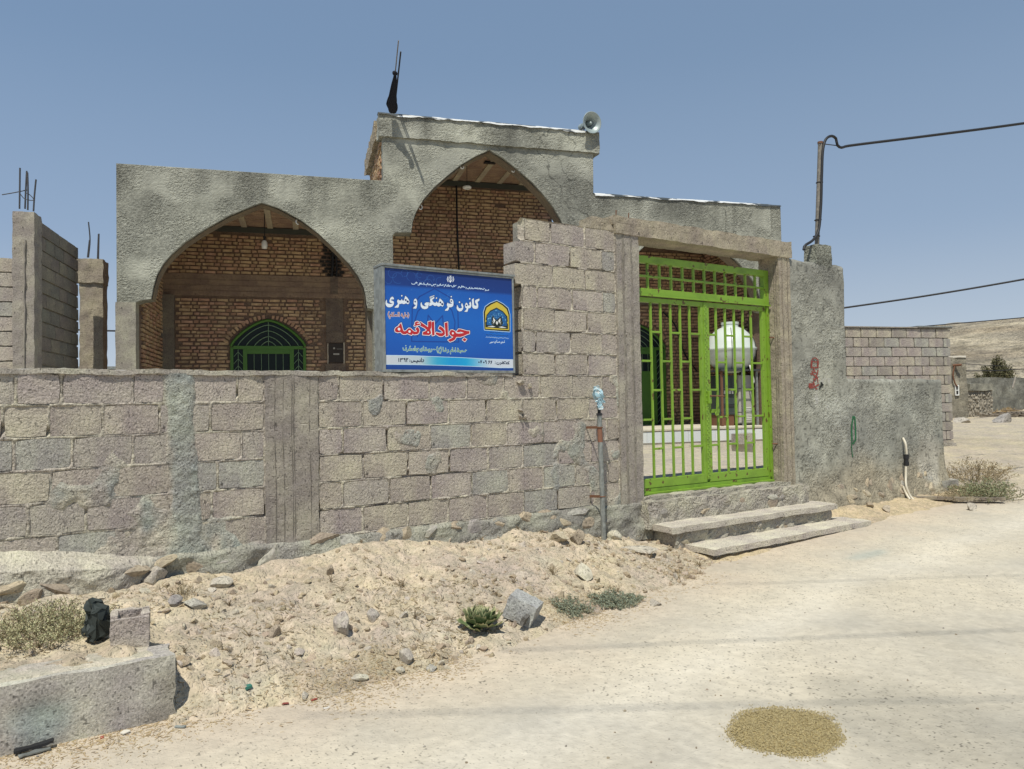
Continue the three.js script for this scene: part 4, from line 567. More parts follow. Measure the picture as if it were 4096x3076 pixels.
  pen(A5, [[[2095, 265], [2070, 250], [2060, 300], [1990, 305], [1980, 270], [1960, 305], [1940, 275], [1920, 310], [1870, 270], [1840, 250], [1920, 345]], [[1880, 300], [1830, 310], [1810, 290], [1850, 240], [1830, 200]], [[1755, 190], [1765, 315]], [[1665, 185], [1680, 300], [1720, 305], [1725, 270]], [[1670, 305], [1620, 290], [1640, 250], [1660, 290], [1600, 300], [1605, 380]], [[1530, 255], [1545, 310], [1500, 345]], [[1370, 180], [1380, 300], [1440, 305], [1480, 280], [1450, 250], [1420, 300]], [[1450, 205], [1455, 210]], [[1300, 170], [1325, 260], [1290, 370]], [[1275, 205], [1240, 215], [1250, 250], [1230, 290], [1230, 340], [1290, 370]], [[1190, 165], [1170, 250], [1210, 350]], [[1060, 250], [1120, 252]], [[1010, 240], [1020, 290], [980, 330]], [[940, 300], [920, 250], [950, 240], [960, 290], [920, 335]], [[890, 290], [870, 250], [850, 290], [830, 250], [810, 290], [770, 290], [755, 160]], [[820, 200], [840, 205]], [[715, 215], [690, 240], [730, 280], [690, 320], [650, 290], [650, 250]], [[600, 230], [540, 235], [580, 290], [500, 290], [490, 160]], [[560, 335], [570, 300]], [[440, 240], [430, 290], [470, 285], [465, 230]], [[390, 240], [380, 290], [350, 285], [340, 240], [320, 290], [300, 250], [280, 290], [240, 325]], [[340, 160], [320, 190]], [[215, 210], [195, 225], [225, 260], [190, 290], [130, 280], [110, 220]], [[195, 145], [198, 150]]], '#cfe6d8', '#17593c', 8, 3);
  const A6 = at(1630, 1090, 6.506), small = []; // top line: the words at their places, each a run of teeth, loops and tails
  for (const [x, y, P] of [[2100, 460, [0, 0, -15, -14, -18, 12, -70, 10, -80, -18, -95, 22]], [1990, 440, [0, -22, -30, 4, -70, 0, -72, -24, -110, 0, -105, -18, -122, -4]], [1880, 430, [0, 0, -10, -26, -40, 0, -75, 0, -80, -30, -110, 0, -115, -24]], [1760, 425, [0, -5, -18, -26, -40, 0, -85, 0, -90, -26, -120, 4, -150, 0, -152, -40, -190, 10, -218, -6]], [1525, 390, [0, 0, -14, 12, -12, 40]], [1490, 385, [0, 0, -40, 0, -42, -24, -80, 0, -84, -40, -112, 24, -145, 0, -150, -20]], [1330, 370, [0, 0, -12, 8, -14, 34, -30, 40]], [1255, 360, [0, -22, -30, 0, -45, 14, -55, -30, -80, 30, -110, 10, -135, -20]], [1105, 350, [0, 0, -20, -10, -22, 18, -50, 14, -52, -34, -85, 20, -100, 0]], [985, 335, [0, 0, -14, -20, -16, 10, -40, 40]], [935, 335, [0, 0, -20, -16, -40, 8, -85, 4, -88, -36, -130, 24, -145, 0]], [775, 330, [0, 0, -12, 8, -14, 36]], [735, 320, [0, 0, -20, -14, -40, 8, -70, 0, -78, 30, -120, 34, -135, 8]], [590, 320, [0, 0, -20, -14, -30, 8, -70, 4, -72, -40, -110, 8, -150, 4, -160, -20]], [410, 300, [0, -30, 2, 26]], [385, 310, [0, 0, -40, 0, -42, -34, -72, 6, -74, -36, -100, 30, -130, 16]], [240, 285, [0, -10, -24, 0, -26, -34, -60, 10, -70, 26, -110, 26, -140, 24, -148, 0]]]) { const q = []; for (let i = 0; i < P.length; i += 2) q.push([x + P[i], y + P[i + 1]]); small.push(q); }
  pen(A6, small, null, '#cfe2f4', 0, 4.6);
  for (const [x, y] of [[230, 262], [480, 350], [690, 365], [990, 300], [1200, 350], [1400, 345], [1640, 380], [1830, 400], [1950, 400], [310, 275], [670, 300], [900, 320]]) { const q = A6([x, y]); k.fillStyle = '#cfe2f4'; k.fillRect(q[0], q[1], 4, 4); }
  pen(A6, [[[1040, 110], [1022, 180], [1045, 240]], [[1075, 120], [1060, 190], [1105, 260], [1150, 190], [1140, 120]], [[1105, 95], [1105, 255]], [[1175, 110], [1195, 180], [1170, 240]], [[1090, 92], [1125, 92]]], null, '#eef2f5', 0, 5);
  // foot band
  const A8 = at(1530, 1410, 4.174); poly(A8, [[55, 75], [500, 74], [1050, 88], [1300, 92], [1750, 108], [2170, 112], [2170, 245], [1960, 250], [1500, 234], [1000, 226], [560, 225], [58, 228]]);
  g = k.createLinearGradient(0, 0, W, 0); g.addColorStop(0, '#c9cfd8'); g.addColorStop(.26, '#b5c6cf'); g.addColorStop(.38, '#38a7cf'); g.addColorStop(.5, '#0a97d6'); g.addColorStop(.6, '#12a0d6'); g.addColorStop(.72, '#8fc0dc'); g.addColorStop(.8, '#c3cfdc'); g.addColorStop(1, '#cdd3de'); k.fillStyle = g; k.fill(); k.strokeStyle = '#c6dff0'; k.lineWidth = 4; k.stroke();
  const ink = '#14213a';
  pen(A8, [[[283, 125], [286, 178]], [[315, 178], [312, 125], [322, 140], [332, 125], [340, 140], [350, 122]], [[392, 178], [388, 140], [372, 140], [368, 125], [386, 122], [390, 140]], [[418, 178], [412, 122], [425, 138], [436, 120]], [[466, 148], [467, 149]], [[466, 174], [467, 175]], [[490, 160], [492, 184], [520, 186], [530, 160], [545, 176], [552, 160], [562, 176], [590, 174], [596, 155], [606, 176], [616, 160], [630, 176], [645, 172], [640, 140]], [[660, 112], [664, 176]], [[668, 176], [692, 172], [700, 150]], [[685, 140], [695, 140]], [[580, 192], [592, 192]]], null, ink, 0, 5.5);
  pen(A8, [[[1605, 158], [1614, 166], [1606, 172], [1600, 162]], [[1632, 138], [1640, 178], [1652, 136]], [[1684, 158], [1693, 168], [1684, 174], [1678, 164]], [[1728, 184], [1724, 150], [1712, 150], [1710, 138], [1722, 138], [1724, 150]], [[1780, 142], [1766, 140], [1764, 154], [1778, 156], [1762, 186]], [[1815, 142], [1800, 142], [1800, 156], [1814, 158], [1798, 188]], [[1870, 156], [1871, 157]], [[1870, 184], [1871, 185]], [[1895, 170], [1898, 196], [1930, 198], [1935, 170]], [[1950, 200], [1965, 185], [1955, 168], [1966, 168]], [[1972, 180], [1988, 182], [1988, 148]], [[2030, 146], [1996, 158], [2022, 182], [1992, 184]], [[2040, 150], [2060, 182], [2036, 184]], [[2096, 146], [2068, 160], [2094, 184], [2066, 186]], [[1912, 162], [1914, 164]]], null, ink, 0, 5.5);
  // emblem: a gold niche with a flower of white leaves
  const A7 = at(1920, 1180, 7.908), niche = [[125, 1110], [95, 560], [150, 380], [300, 270], [505, 185], [700, 290], [850, 420], [905, 620], [905, 1160]];
  poly(A7, niche); k.strokeStyle = '#bcd6ea'; k.lineWidth = 10; k.stroke(); k.fillStyle = '#151a17'; k.fill();
  poly(A7, [[150, 1080], [140, 560], [190, 410], [330, 310], [505, 222], [680, 330], [810, 450], [870, 640], [880, 1115]]); k.fillStyle = '#cdb63f'; k.fill();
  poly(A7, [[160, 1030], [155, 880], [190, 830], [160, 790], [190, 640], [300, 500], [500, 405], [700, 520], [830, 680], [845, 840], [820, 870], [850, 930], [850, 1080]]); k.fillStyle = '#14201c'; k.fill();
  poly(A7, [[195, 960], [200, 680], [300, 540], [500, 440], [690, 550], [800, 700], [810, 980]]); k.fillStyle = '#1a5f9c'; k.fill();
  const er = RNG(5); for (let i = 0; i < 150; i++) { const x = 215 + er() * 580, y = 460 + er() * 500; if (y < 460 + Math.abs(x - 500) * .85) continue; const q = A7([x, y]); k.fillStyle = er() > .45 ? '#7fc0e4' : '#123a78'; k.beginPath(); k.arc(q[0], q[1], 1.5 + er() * 3, 0, 7); k.fill(); }
  k.fillStyle = '#14201c'; poly(A7, [[330, 900], [370, 650], [500, 800], [630, 680], [700, 900], [640, 1000], [380, 1000]]); k.fill();
  k.fillStyle = '#e4e6e4'; for (const P of [[[395, 720], [460, 810], [430, 880], [400, 820]], [[615, 740], [550, 820], [580, 890], [615, 830]], [[510, 825], [545, 890], [515, 955], [475, 890]], [[365, 820], [420, 890], [410, 910]], [[645, 840], [600, 900], [612, 915]], [[350, 895], [400, 940]], [[660, 915], [610, 955]], [[220, 1005], [380, 985], [460, 1010], [380, 1025]], [[565, 1020], [660, 1000], [800, 1040], [650, 1040]]]) { poly(A7, P); k.fill(); k.strokeStyle = '#e4e6e4'; k.lineWidth = 1.5; k.stroke(); }
  for (const [x0, x1, y, d] of [[290, 740, 1185, 12], [175, 860, 1265, 12], [170, 880, 1340, 12]]) { const P = []; for (let x = x0; x <= x1; x += 26) P.push([x, y + (x - x0) * .045 + (er() - .5) * 34]); line(A7, P, 3.2, y > 1300 ? '#b9cfe6' : '#123058'); }
  pen(A7, [[[750, 1500], [735, 1475], [720, 1510], [690, 1500], [665, 1480], [670, 1520], [640, 1510], [635, 1545]], [[610, 1500], [590, 1480], [575, 1510], [550, 1490], [530, 1510], [510, 1505], [505, 1430]], [[480, 1480], [470, 1520], [440, 1525], [430, 1490]], [[400, 1480], [385, 1510], [350, 1490], [350, 1520], [320, 1500], [310, 1525], [285, 1530]], [[740, 1445], [748, 1445]], [[455, 1470], [460, 1470]]], null, '#dbe9f4', 0, 4);
  // scuffs
  for (let i = 0; i < 70; i++) { k.strokeStyle = 'rgba(200,220,235,' + (.08 + er() * .18) + ')'; k.lineWidth = 1 + er() * 2; const x = er() * W, y = er() * H; k.beginPath(); k.moveTo(x, y); k.lineTo(x + (er() - .5) * 24, y + (er() - .5) * 14); k.stroke(); }
  const t = new THREE.CanvasTexture(c); t.colorSpace = THREE.SRGBColorSpace; return t;
}
{
  const zf = .014, zb = -.17, tl = onZ(1529, 1061, zf), tr = onZ(2057, 1107, zf), bl = onZ(1545, 1493, zf), x0 = (tl.x + bl.x) / 2 - .012, x1 = tr.x - .006, y0 = 1.772, y1 = tl.y, e = .022;
  const sg = thing('sign_box', 'blue printed sign board in a galvanised box frame standing on the block wall', 'sign', V3((x0 + x1) / 2, y0, -.02));
  part(sg, 'frame', [box(x0, y0, zf - .03, x0 + e, y1, zf, .003), box(x1 - e * .8, y0, zf - .03, x1, y1, zf, .003), box(x0 + e, y1 - e * .7, zf - .03, x1 - e * .8, y1, zf, .003), box(x0 + e, y0, zf - .03, x1 - e * .8, y0 + e, zf, .003), box(x0 - .004, y1 + .001, zb, x1 + .012, y1 + .02, zf + .006, .003)], M.galv);
  part(sg, 'side_panel', box(x0 + .001, y0, zb, x0 + .008, y1 - .001, zf - .031), M.galv); part(sg, 'side_panel', box(x1 - .008, y0, zb, x1 - .001, y1 - .001, zf - .031), M.galv); part(sg, 'back_panel', box(x0 + .009, y0, zb, x1 - .009, y1 - .001, zb + .01), M.galv);
  const X0 = x0 + e * .9, X1 = x1 - e * .6, Y0 = y0 + e * .9, Y1 = y1 - e * .5;
  part(sg, 'printed_face', sheet(24, 16, (i, j) => { const u = i / 24, v = j / 16; return [lerp(X0, X1, u), lerp(Y0, Y1, v), zf - .008 + .0025 * fbm(u * 3, v * 2, 4, 2), u, v]; }), S({ map: signFace(), roughness: .55 }));
}

// ---------- water pipe stand with a bag over its mouth ----------
{
  const z = .17, a = onZ(2414, 2128, z), b = onZ(2397, 1655, z), d = b.clone().sub(a), P = (t, r = 0) => a.clone().addScaledVector(d, t);
  const sp = thing('standpipe', 'galvanised water pipe clamped upright to the wall, a pale cloth tied over its top', 'pipe', a);
  part(sp, 'pipe', triUV(rod(P(-.08), P(1), .023, 14)), M.galv); part(sp, 'pipe_collar', triUV(rod(P(.985), P(1.005), .028, 14)), M.steel);
  part(sp, 'paint_band', triUV(rod(P(.76), P(.885), .0236, 14)), S({ color: C(.22, .10, .06), roughness: .8 }));
  for (const [px, py, t] of [[2345, 1710, .885], [2359, 1985, .30]]) { const w = onZ(px, py, 0), q = P(t); part(sp, 'clamp', [box(-.0, -.012, -.002, q.distanceTo(w) - .01, .012, .002).applyMatrix4(new THREE.Matrix4().makeBasis(q.clone().sub(w).normalize(), V3(0, 1, 0), q.clone().sub(w).normalize().cross(V3(0, 1, 0))).setPosition(w)), triUV(new THREE.TorusGeometry(.025, .006, 6, 18).rotateX(Math.PI / 2).translate(q.x, q.y, q.z))], M.rust); }
  const c = onZ(2392, 1572, z); part(sp, 'hose', triUV(tube([P(.99), P(1.04), V3(c.x + .005, c.y - .04, z)], .015, 8)), M.black);
  let bag = new THREE.IcosahedronGeometry(.052, 4); bag.deleteAttribute('normal'); bag.deleteAttribute('uv'); bag = mergeVertices(bag, 1e-5); bag.scale(1, .95, .95); warp(bag, .06, 20, 4, 3); bag.translate(c.x, c.y, z);
  const cloth = S({ color: C(.64, .68, .67), roughness: .8, side: THREE.DoubleSide, map: tex(128, .1, (u, v) => { const n = pf(u, v, 5, 301, 3); return n > .1 ? [1, 1, 1] : [.74, .87, .93]; }, true) });
  part(sp, 'cloth', [triUV(toCreasedNormals(bag, .8)), ...[[.03, -.06, .02, .045], [-.02, -.12, .03, .04], [.02, -.10, -.01, .03], [-.035, -.05, .015, .03]].map(([dx, dy, dz, w], i) => triUV(sheet(6, 8, (u, v) => { const t = 1 - v / 8, s = u / 6 - .5; return [c.x + dx * t + s * w * (.4 + t) + .012 * fbm(u * .8 + i, v * .5, 3), c.y - .035 + dy * t, z + .02 + dz * t + .02 * Math.sin(u * 2 + i + v), 0, 0]; })))], cloth);
}

// ---------- flag, loudspeaker, lamps, tank on the prayer hall ----------
const inHall = (px, py, w) => { const p = onW(px, py, w); return uw(p.x, p.y, p.z); };
{
  const base = onW(1566, 455, F0 - .15), tA = onW(1594, 162, F0 + 1.0), tB = onW(1603, 207, F0 + .9), b0 = uw(base.x, 6.72, F0 - .45), q = (p) => uw(p.x, p.y, p.z);
  const fl = thing('black_flag', 'black flag hanging limp from two leaning poles on the raised parapet', 'flag', b0);
  part(fl, 'pole', triUV(rod(b0, q(tA), .010, 8)), M.wood); part(fl, 'pole', triUV(rod(b0.clone().addScaledVector(DB, .05), q(tB), .014, 8)), M.black);
  const cen = [[1580, 290], [1579, 320], [1576, 350], [1572, 385], [1567, 415], [1570, 440], [1571, 452]].map(([x, y], i) => q(onW(x, y, F0 + .64 - i * .085))), wid = [.02, .055, .075, .09, .125, .12, .085];
  const fg = sheet(26, 30, (i, j) => { const t = (1 - j / 30) * 5.999, k = Math.floor(t), f = t - k, c = cen[k].clone().lerp(cen[k + 1], f), w = lerp(wid[k], wid[k + 1], f), a = i / 26 * Math.PI * 2, r = w * .62 * (1 + .45 * Math.sin(a * 5 + j * .25) * .6 + .35 * fbm(a * 2, j * .2, 3, 2)); return [c.x + DB.x * Math.cos(a) * r + NB.x * Math.sin(a) * r * .45, c.y, c.z + DB.z * Math.cos(a) * r + NB.z * Math.sin(a) * r * .45, 0, 0]; });
  part(fl, 'cloth', triUV(fg), M.flag); part(fl, 'knot', triUV(warp(new THREE.IcosahedronGeometry(.045, 2), .03, 20, 2).translate(cen[0].x, cen[0].y - .01, cen[0].z)), M.flag);
}
{
  const c = inHall(2363, 492, F0 + .16), sp = thing('loudspeaker', 'grey horn loudspeaker on the right end of the raised parapet', 'loudspeaker', uw(onW(2340, 530, F0 - .1).x, 6.78, F0 - .1));
  const prof = [[.02, -.30], [.035, -.24], [.06, -.14], [.10, -.05], [.155, .02], [.20, .045], [.208, .05], [.20, .054], [.15, .03], [.095, -.04], [.055, -.13], [.03, -.2]].map(([r, y]) => new THREE.Vector2(r, y));
  const ax = V3(0, 0, 0).addScaledVector(NB, 1).addScaledVector(DB, .18).add(V3(0, -.12, 0)).normalize(), qn = new THREE.Quaternion().setFromUnitVectors(V3(0, 1, 0), ax), mv = (g) => triUV(g.applyQuaternion(qn).translate(c.x, c.y, c.z));
  const gm = S({ color: C(.34, .40, .40), roughness: .45, metalness: .2, side: THREE.DoubleSide });
  part(sp, 'horn', mv(new THREE.LatheGeometry(prof, 40)), gm); part(sp, 'reflector', [mv(new THREE.CylinderGeometry(.025, .045, .10, 14).translate(0, -.06, 0)), mv(new THREE.SphereGeometry(.03, 14, 10).translate(0, -.005, 0))], gm); part(sp, 'driver', mv(new THREE.CylinderGeometry(.06, .06, .1, 18).translate(0, -.33, 0)), gm);
  const m0 = c.clone().addScaledVector(ax, -.2); part(sp, 'bracket', [triUV(rod(m0, uw(onW(2330, 530, F0 - .1).x, 6.74, F0 - .12), .012)), triUV(rod(m0, uw(onW(2300, 525, F0 - .1).x, 6.74, F0 - .3), .010))], M.steel);
}
{
  const a = inHall(1058, 862, -9.2), b = inHall(1058, 975, -9.2), lp = thing('hanging_lamp', 'unlit white bulb hanging on a cord in the left arch', 'lamp', a);
  part(lp, 'cord', triUV(rod(V3(a.x, 5.17, a.z), b.clone().add(V3(0, .09, 0)), .008, 6)), M.black); part(lp, 'socket', triUV(new THREE.CylinderGeometry(.026, .02, .08, 12).translate(b.x, b.y + .10, b.z)), M.black);
  part(lp, 'bulb', triUV(new THREE.LatheGeometry([[.001, -.10], [.045, -.09], [.055, -.04], [.05, .03], [.03, .06]].map((p) => new THREE.Vector2(...p)), 16).translate(b.x, b.y, b.z)), M.white);
  const c = inHall(1868, 700, -9.3), d = inHall(1868, 748, -9.3), l2 = thing('hanging_lamp', 'white ring lamp hanging on a cord under the ceiling of the middle arch', 'lamp', c);
  part(l2, 'cord', triUV(rod(V3(c.x, 6.40, c.z), d, .007, 6)), M.black); part(l2, 'ring', triUV(new THREE.TorusGeometry(.065, .026, 10, 24).rotateX(Math.PI / 2).translate(d.x, d.y - .01, d.z)), S({ color: C(.85, .86, .85), roughness: .3 })); part(l2, 'socket', triUV(new THREE.CylinderGeometry(.022, .022, .06, 10).translate(d.x, d.y + .02, d.z)), M.black);
}
{
  const cu = 10.42, cw = -8.62, cy = 2.56, t = thing('water_tank', 'round white plastic water tank on a steel stand under the right arch', 'tank', uw(cu, FL + .02, cw), -YB), r = .53;
  const prof = [[.001, -.5], [.16, -.49], [.30, -.42], [.43, -.28], [.50, -.12], [.525, -.02], [.545, 0], [.545, .035], [.525, .05], [.50, .15], [.43, .31], [.31, .43], [.2, .485], [.18, .49], [.18, .56], [.165, .585], [.001, .59]].map((p) => new THREE.Vector2(...p));
  part(t, 'tank_shell', triUV(new THREE.LatheGeometry(prof, 56).translate(cu, cy, cw)), M.whitePlastic); part(t, 'lid', triUV(new THREE.CylinderGeometry(.19, .19, .05, 28).translate(cu, cy + .575, cw)), M.whitePlastic);
  const bands = []; for (const a of [-.5, .7, 2.2, 3.6]) bands.push(tube([-.46, -.25, 0, .25, .46].map((y) => { const rr0 = Math.sqrt(Math.max(0, .53 * .53 - y * y)) + .012; return V3(cu + Math.sin(a) * rr0, cy + y, cw + Math.cos(a) * rr0); }), .008, 5)); part(t, 'strap', bands.map((g) => triUV(g)), M.steel);
  const leg = (u, w) => part(t, 'leg', box(u - .02, FL + .02, w - .02, u + .02, cy - .42, w + .02), u > cu ? M.galv : M.rust, u > cu ? 'pale steel leg' : undefined); leg(cu - .42, cw + .3); leg(cu + .05, cw + .34); leg(cu + .42, cw + .3); leg(cu - .42, cw - .34); leg(cu + .42, cw - .34);
  part(t, 'platform_frame', [box(cu - .46, cy - .46, cw - .38, cu + .46, cy - .425, cw + .38), box(cu - .44, 1.72, cw + .285, cu + .44, 1.745, cw + .30), box(cu - .44, 1.22, cw + .285, cu + .44, 1.24, cw + .30)], M.steel);
  part(t, 'tap', triUV(tube([V3(cu + .18, cy - .34, cw + .42), V3(cu + .19, cy - .46, cw + .46), V3(cu + .24, cy - .7, cw + .46), V3(cu + .2, cy - .75, cw + .46)], .016, 8)), M.white);
  const fr = thing('water_cooler', 'tall pale steel water cooler standing beneath the white tank', 'cooler', uw(cu + .2, FL + .02, cw - .02), -YB), x0 = cu + .06, x1 = cu + .40, z0 = cw - .24, z1 = cw + .18, y0 = FL + .06;
  part(fr, 'cabinet', box(x0, y0, z0, x1, 2.02, z1, .012), S({ color: C(.42, .40, .36), roughness: .45 })); for (let k = 0; k < 8; k++) part(fr, 'louvre', box(x0 + .05, y0 + .08 + k * .035, z1, x1 - .05, y0 + .095 + k * .035, z1 + .01), M.white); part(fr, 'plinth', box(x0 + .02, FL + .02, z0 + .02, x1 - .02, y0 - .002, z1 - .03), M.steel);
  const gl = thing('glass_cooler', 'dark glass-fronted drinks cooler left of the tall cooler under the tank', 'cooler', uw(cu - .17, FL + .02, cw - .05), -YB);
  part(gl, 'cabinet', box(cu - .36, FL + .25, cw - .3, cu + .0, 2.02, cw + .12, .01), S({ color: C(.05, .065, .06), roughness: .25 })); part(gl, 'shelf', [box(cu - .35, 1.36, cw + .122, cu - .01, 1.40, cw + .14)], M.steel); part(gl, 'plinth', box(cu - .34, FL + .02, cw - .28, cu - .02, FL + .248, cw + .1), M.rust);
  part(gl, 'bottle_row', [...Array(5)].map((_, k) => triUV(new THREE.CylinderGeometry(.022, .022, .07, 8).translate(cu - .31 + k * .06, 1.66, cw + .14))), M.white).userData.kind = 'stuff';
  const cb = inHall(2976, 1742, -7.65), yb = thing('loose_block', 'grey hollow block in the yard against the white tiles of the platform', 'block', V3(cb.x, .62, cb.z), -YB), lu = DB.dot(cb); part(yb, 'body', roughBox(lu - .22, .61, -7.76, lu + .22, .82, -7.58, .05, .006, 14, 3), blockM[5]);
}

// ---------- raw block walls and columns left of the hall ----------
{
  const sideM = [[.30, .275, .22], [.27, .26, .215], [.33, .30, .235], [.29, .255, .215]].map((c) => concrete(C(...c)));
  const A = along(137, 1200, 10.3), u0 = DB.dot(A), w0 = NB.dot(A), topA = onW(92, 845, w0).y, uL = onW(50, 1200, w0).x;
  let wF = w0; for (let i = 0; i < 80; i++) { const p = onW(315, 1200, wF); if (p.x < u0) wF += .05; else break; wF; }
  let lo = w0 - 8, hi = w0; for (let i = 0; i < 40; i++) { const m = (lo + hi) / 2; if (onW(315, 1200, m).x > u0) hi = m; else lo = m; } wF = (lo + hi) / 2;
  const yb = .5, wl = thing('raw_block_wall', 'unfinished grey block wall ending in a concrete column with bare rods, far left', 'wall', uw(u0, yb, w0), -YB);
  const col = part(wl, 'column', [roughBox(uL, yb, w0 - .32, u0, topA, w0, .05, .012, 9, 6), warp(tube([V3(lerp(uL, u0, .55), yb, w0 + .01), V3(lerp(uL, u0, .55), 2.5, w0 + .012), V3(lerp(uL, u0, .58), topA - .4, w0 + .01)], .014, 5, 60), .02, 20, 3)], M.cast);
  const yT = onW(315, 985, wF).y, W0 = w0 - .32, L = W0 - wF, rows = Math.round((topA - yb) / .207);
  const vg = [...Array(4)].map((_, i) => blockGeo(.19, .194, .402, i + 60));
  part(wl, 'wall_core', box(u0 - .17, yb, wF, u0 - .03, topA - .1, W0), M.core);
  for (let r = 0; r < rows; r++) for (let s = 0, w = W0 - (r % 2 ? .2 : .0); w > wF + .02; s++) { const l = s === 0 && r % 2 ? .2 : Math.min(.41, w - wF), y = topA - .06 - .207 * (r + .5); w -= s === 0 && r % 2 ? 0 : 0; const ww = r % 2 && s === 0 ? W0 : w; if (r % 2 && s === 0) { piece(wl, 'block', pick(vg), pick(sideM), V3(u0 - .098 + rr(-.004, .004), y, W0 - .1), [0, 0, 0], [1, 1, .48]); w = W0 - .2; continue; } if (l > .06) piece(wl, 'block', pick(vg), pick(sideM), V3(u0 - .098 + rr(-.004, .004), y, ww - l / 2), [rr(-.01, .01), rr(-.01, .01), 0], [1, 1, (l - .012) / .402]); w -= l; }
  const cl = onW(20, 1200, w0 - .1); part(wl, 'wall_core', box(uL - 2.4, yb, w0 - .27, uL - .004, onW(20, 1030, w0 - .1).y - .01, w0 - .13), M.core);
  const yl = onW(20, 1030, w0 - .1).y; for (let r = 0; r < 16; r++) for (let s = 0; s < 6; s++) { const x1 = uL - .005 - s * .41 - (r % 2 ? .2 : 0), y = yl - .207 * (r + .5); if (y < yb) continue; piece(wl, 'block', pick(fullB), pick(blockM), V3(x1 - .2, y, w0 - .19), [0, 0, 0], [1, 1, 1]); if (r % 2 && !s) piece(wl, 'block', pick(halfB), pick(blockM), V3(uL - .1, y, w0 - .19), [0, 0, 0]); }
  const bar = (pts, r = .011) => { const dz = w0 - .15 + rr(-.08, .08); part(wl, 'rebar', triUV(tube(pts.map(([x, y]) => { const p = onW(x, y, dz); return V3(p.x, p.y, dz); }), r, 6)), M.steel); };
  bar([[78, 835], [79, 760], [80, 672]]); bar([[100, 835], [103, 760], [107, 684]]); bar([[111, 840], [112, 760], [110, 690]]); bar([[134, 845], [138, 780], [144, 718]]); bar([[8, 779], [60, 770], [108, 760]], .007); bar([[80, 775], [100, 796], [135, 800], [120, 780], [104, 772]], .006);
  // the second column further back
  const B0 = onW(318, 1300, wF - .5), B1 = onW(412, 1300, wF - .5), tb = onW(370, 1036, wF - .5).y, cc = thing('raw_column', 'pale concrete column with bare rods between the raw block wall and the hall', 'column', uw(B0.x, yb, wF - .7), -YB);
  part(cc, 'shaft', [roughBox(B0.x, yb, wF - .8, B1.x, tb, wF - .5, .05, .010, 8, 16), roughBox(B0.x - .05, tb - .42, wF - .82, B1.x + .015, tb - .005, wF - .47, .05, .018, 9, 26)], M.lintel);
  for (const P of [[[350, 1030], [355, 985], [358, 960]], [[354, 1030], [360, 960], [354, 888]], [[390, 1035], [392, 980], [394, 936]], [[394, 1035], [396, 935]]]) part(cc, 'rebar', triUV(tube(P.map(([x, y]) => { const p = onW(x, y, wF - .62); return V3(p.x, p.y, wF - .62); }), .011, 6)), M.steel);
  const ro = onW(436, 1482, -16); const rf = thing('low_shed', 'low grey shed roof far off in the gap beside the hall', 'shed', uw(ro.x, .3, -16), -YB); part(rf, 'roof', [roughBox(ro.x - 1.2, .3, -17, ro.x + 1.5, ro.y, -15.6, .3, .03, 3, 2)], M.core); part(rf, 'roof_edge', box(ro.x - 1.3, ro.y + .01, -17.1, ro.x + 1.6, ro.y + .08, -15.5), M.galv);
}

// ---------- kerb, loose blocks and stones ----------
{
  const k = thing('concrete_kerb', 'broken length of thick concrete kerb at the lower left, dirt banked behind it', 'kerb', V3(.1, 0, 1.4));
  const g = roughBox(-1.3, -.1, 1.34, .535, .296, 1.59, .03, .0045, 10, 3, .6), p = g.attributes.position;
  for (let i = 0; i < p.count; i++) { const x = p.getX(i), y = p.getY(i), e = sstep(.40, .53, x); p.setX(i, x + e * .025 * fbm(y * 14, p.getZ(i) * 14, 3, 3)); p.setZ(i, p.getZ(i) - .03 * sstep(.22, .295, y) * (p.getZ(i) > 1.46 ? 1 : 0) * (.5 + fbm(x * 9, 4, 3, 2))); }
  const n = p.count, c = new Float32Array(n * 3);
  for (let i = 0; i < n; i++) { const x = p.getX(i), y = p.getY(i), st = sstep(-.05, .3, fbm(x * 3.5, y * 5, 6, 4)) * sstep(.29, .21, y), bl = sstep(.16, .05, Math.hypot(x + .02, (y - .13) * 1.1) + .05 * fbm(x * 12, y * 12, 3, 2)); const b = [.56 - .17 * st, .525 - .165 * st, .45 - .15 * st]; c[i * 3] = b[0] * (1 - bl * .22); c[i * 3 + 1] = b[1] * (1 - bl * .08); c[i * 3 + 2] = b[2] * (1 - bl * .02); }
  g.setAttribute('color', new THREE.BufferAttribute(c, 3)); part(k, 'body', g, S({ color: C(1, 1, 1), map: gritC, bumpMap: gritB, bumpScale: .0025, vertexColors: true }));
  part(k, 'dusty_top', sheet(60, 8, (i, j) => { const x = -1.25 + 1.74 * i / 60, z = 1.565 - .25 * j / 8; return [x, .303 + .010 * fbm(x * 8, z * 10, 3, 3) - .02 * sstep(.06, 0, Math.min(.49 - x, 1.565 - z)), z, x, z]; }), S({ color: C(.60, .55, .445), map: dirtC, bumpMap: gritB, bumpScale: .006 }));
}
{
  const p = onY(522, 2575, .30), b = thing('hollow_block', 'upright hollow concrete block with an open top, beside the dark cloth on the bank', 'block', V3(p.x, .30, p.z), -.12);
  const w = .088, h = .165, g = []; const ry = -.12, o = V3(p.x, 0, p.z).applyAxisAngle(V3(0, 1, 0), .12), y0 = .298, B = (x0, yy0, z0, x1, yy1, z1, s) => roughBox(o.x + x0, y0 + yy0, o.z + z0, o.x + x1, y0 + yy1, o.z + z1, .014, .006, 30, s);
  part(b, 'body', [B(-w, 0, w - .035, w, h - .012, w, 1), B(-w, 0, -w, w, h, -w + .032, 2), B(-w, .004, -w + .03, -w + .034, h, w - .033, 3), B(w - .036, .002, -w + .03, w, h - .004, w - .033, 4), B(-w + .03, 0, -w + .03, w - .03, .07, w - .03, 5)], blockM[0]);
}
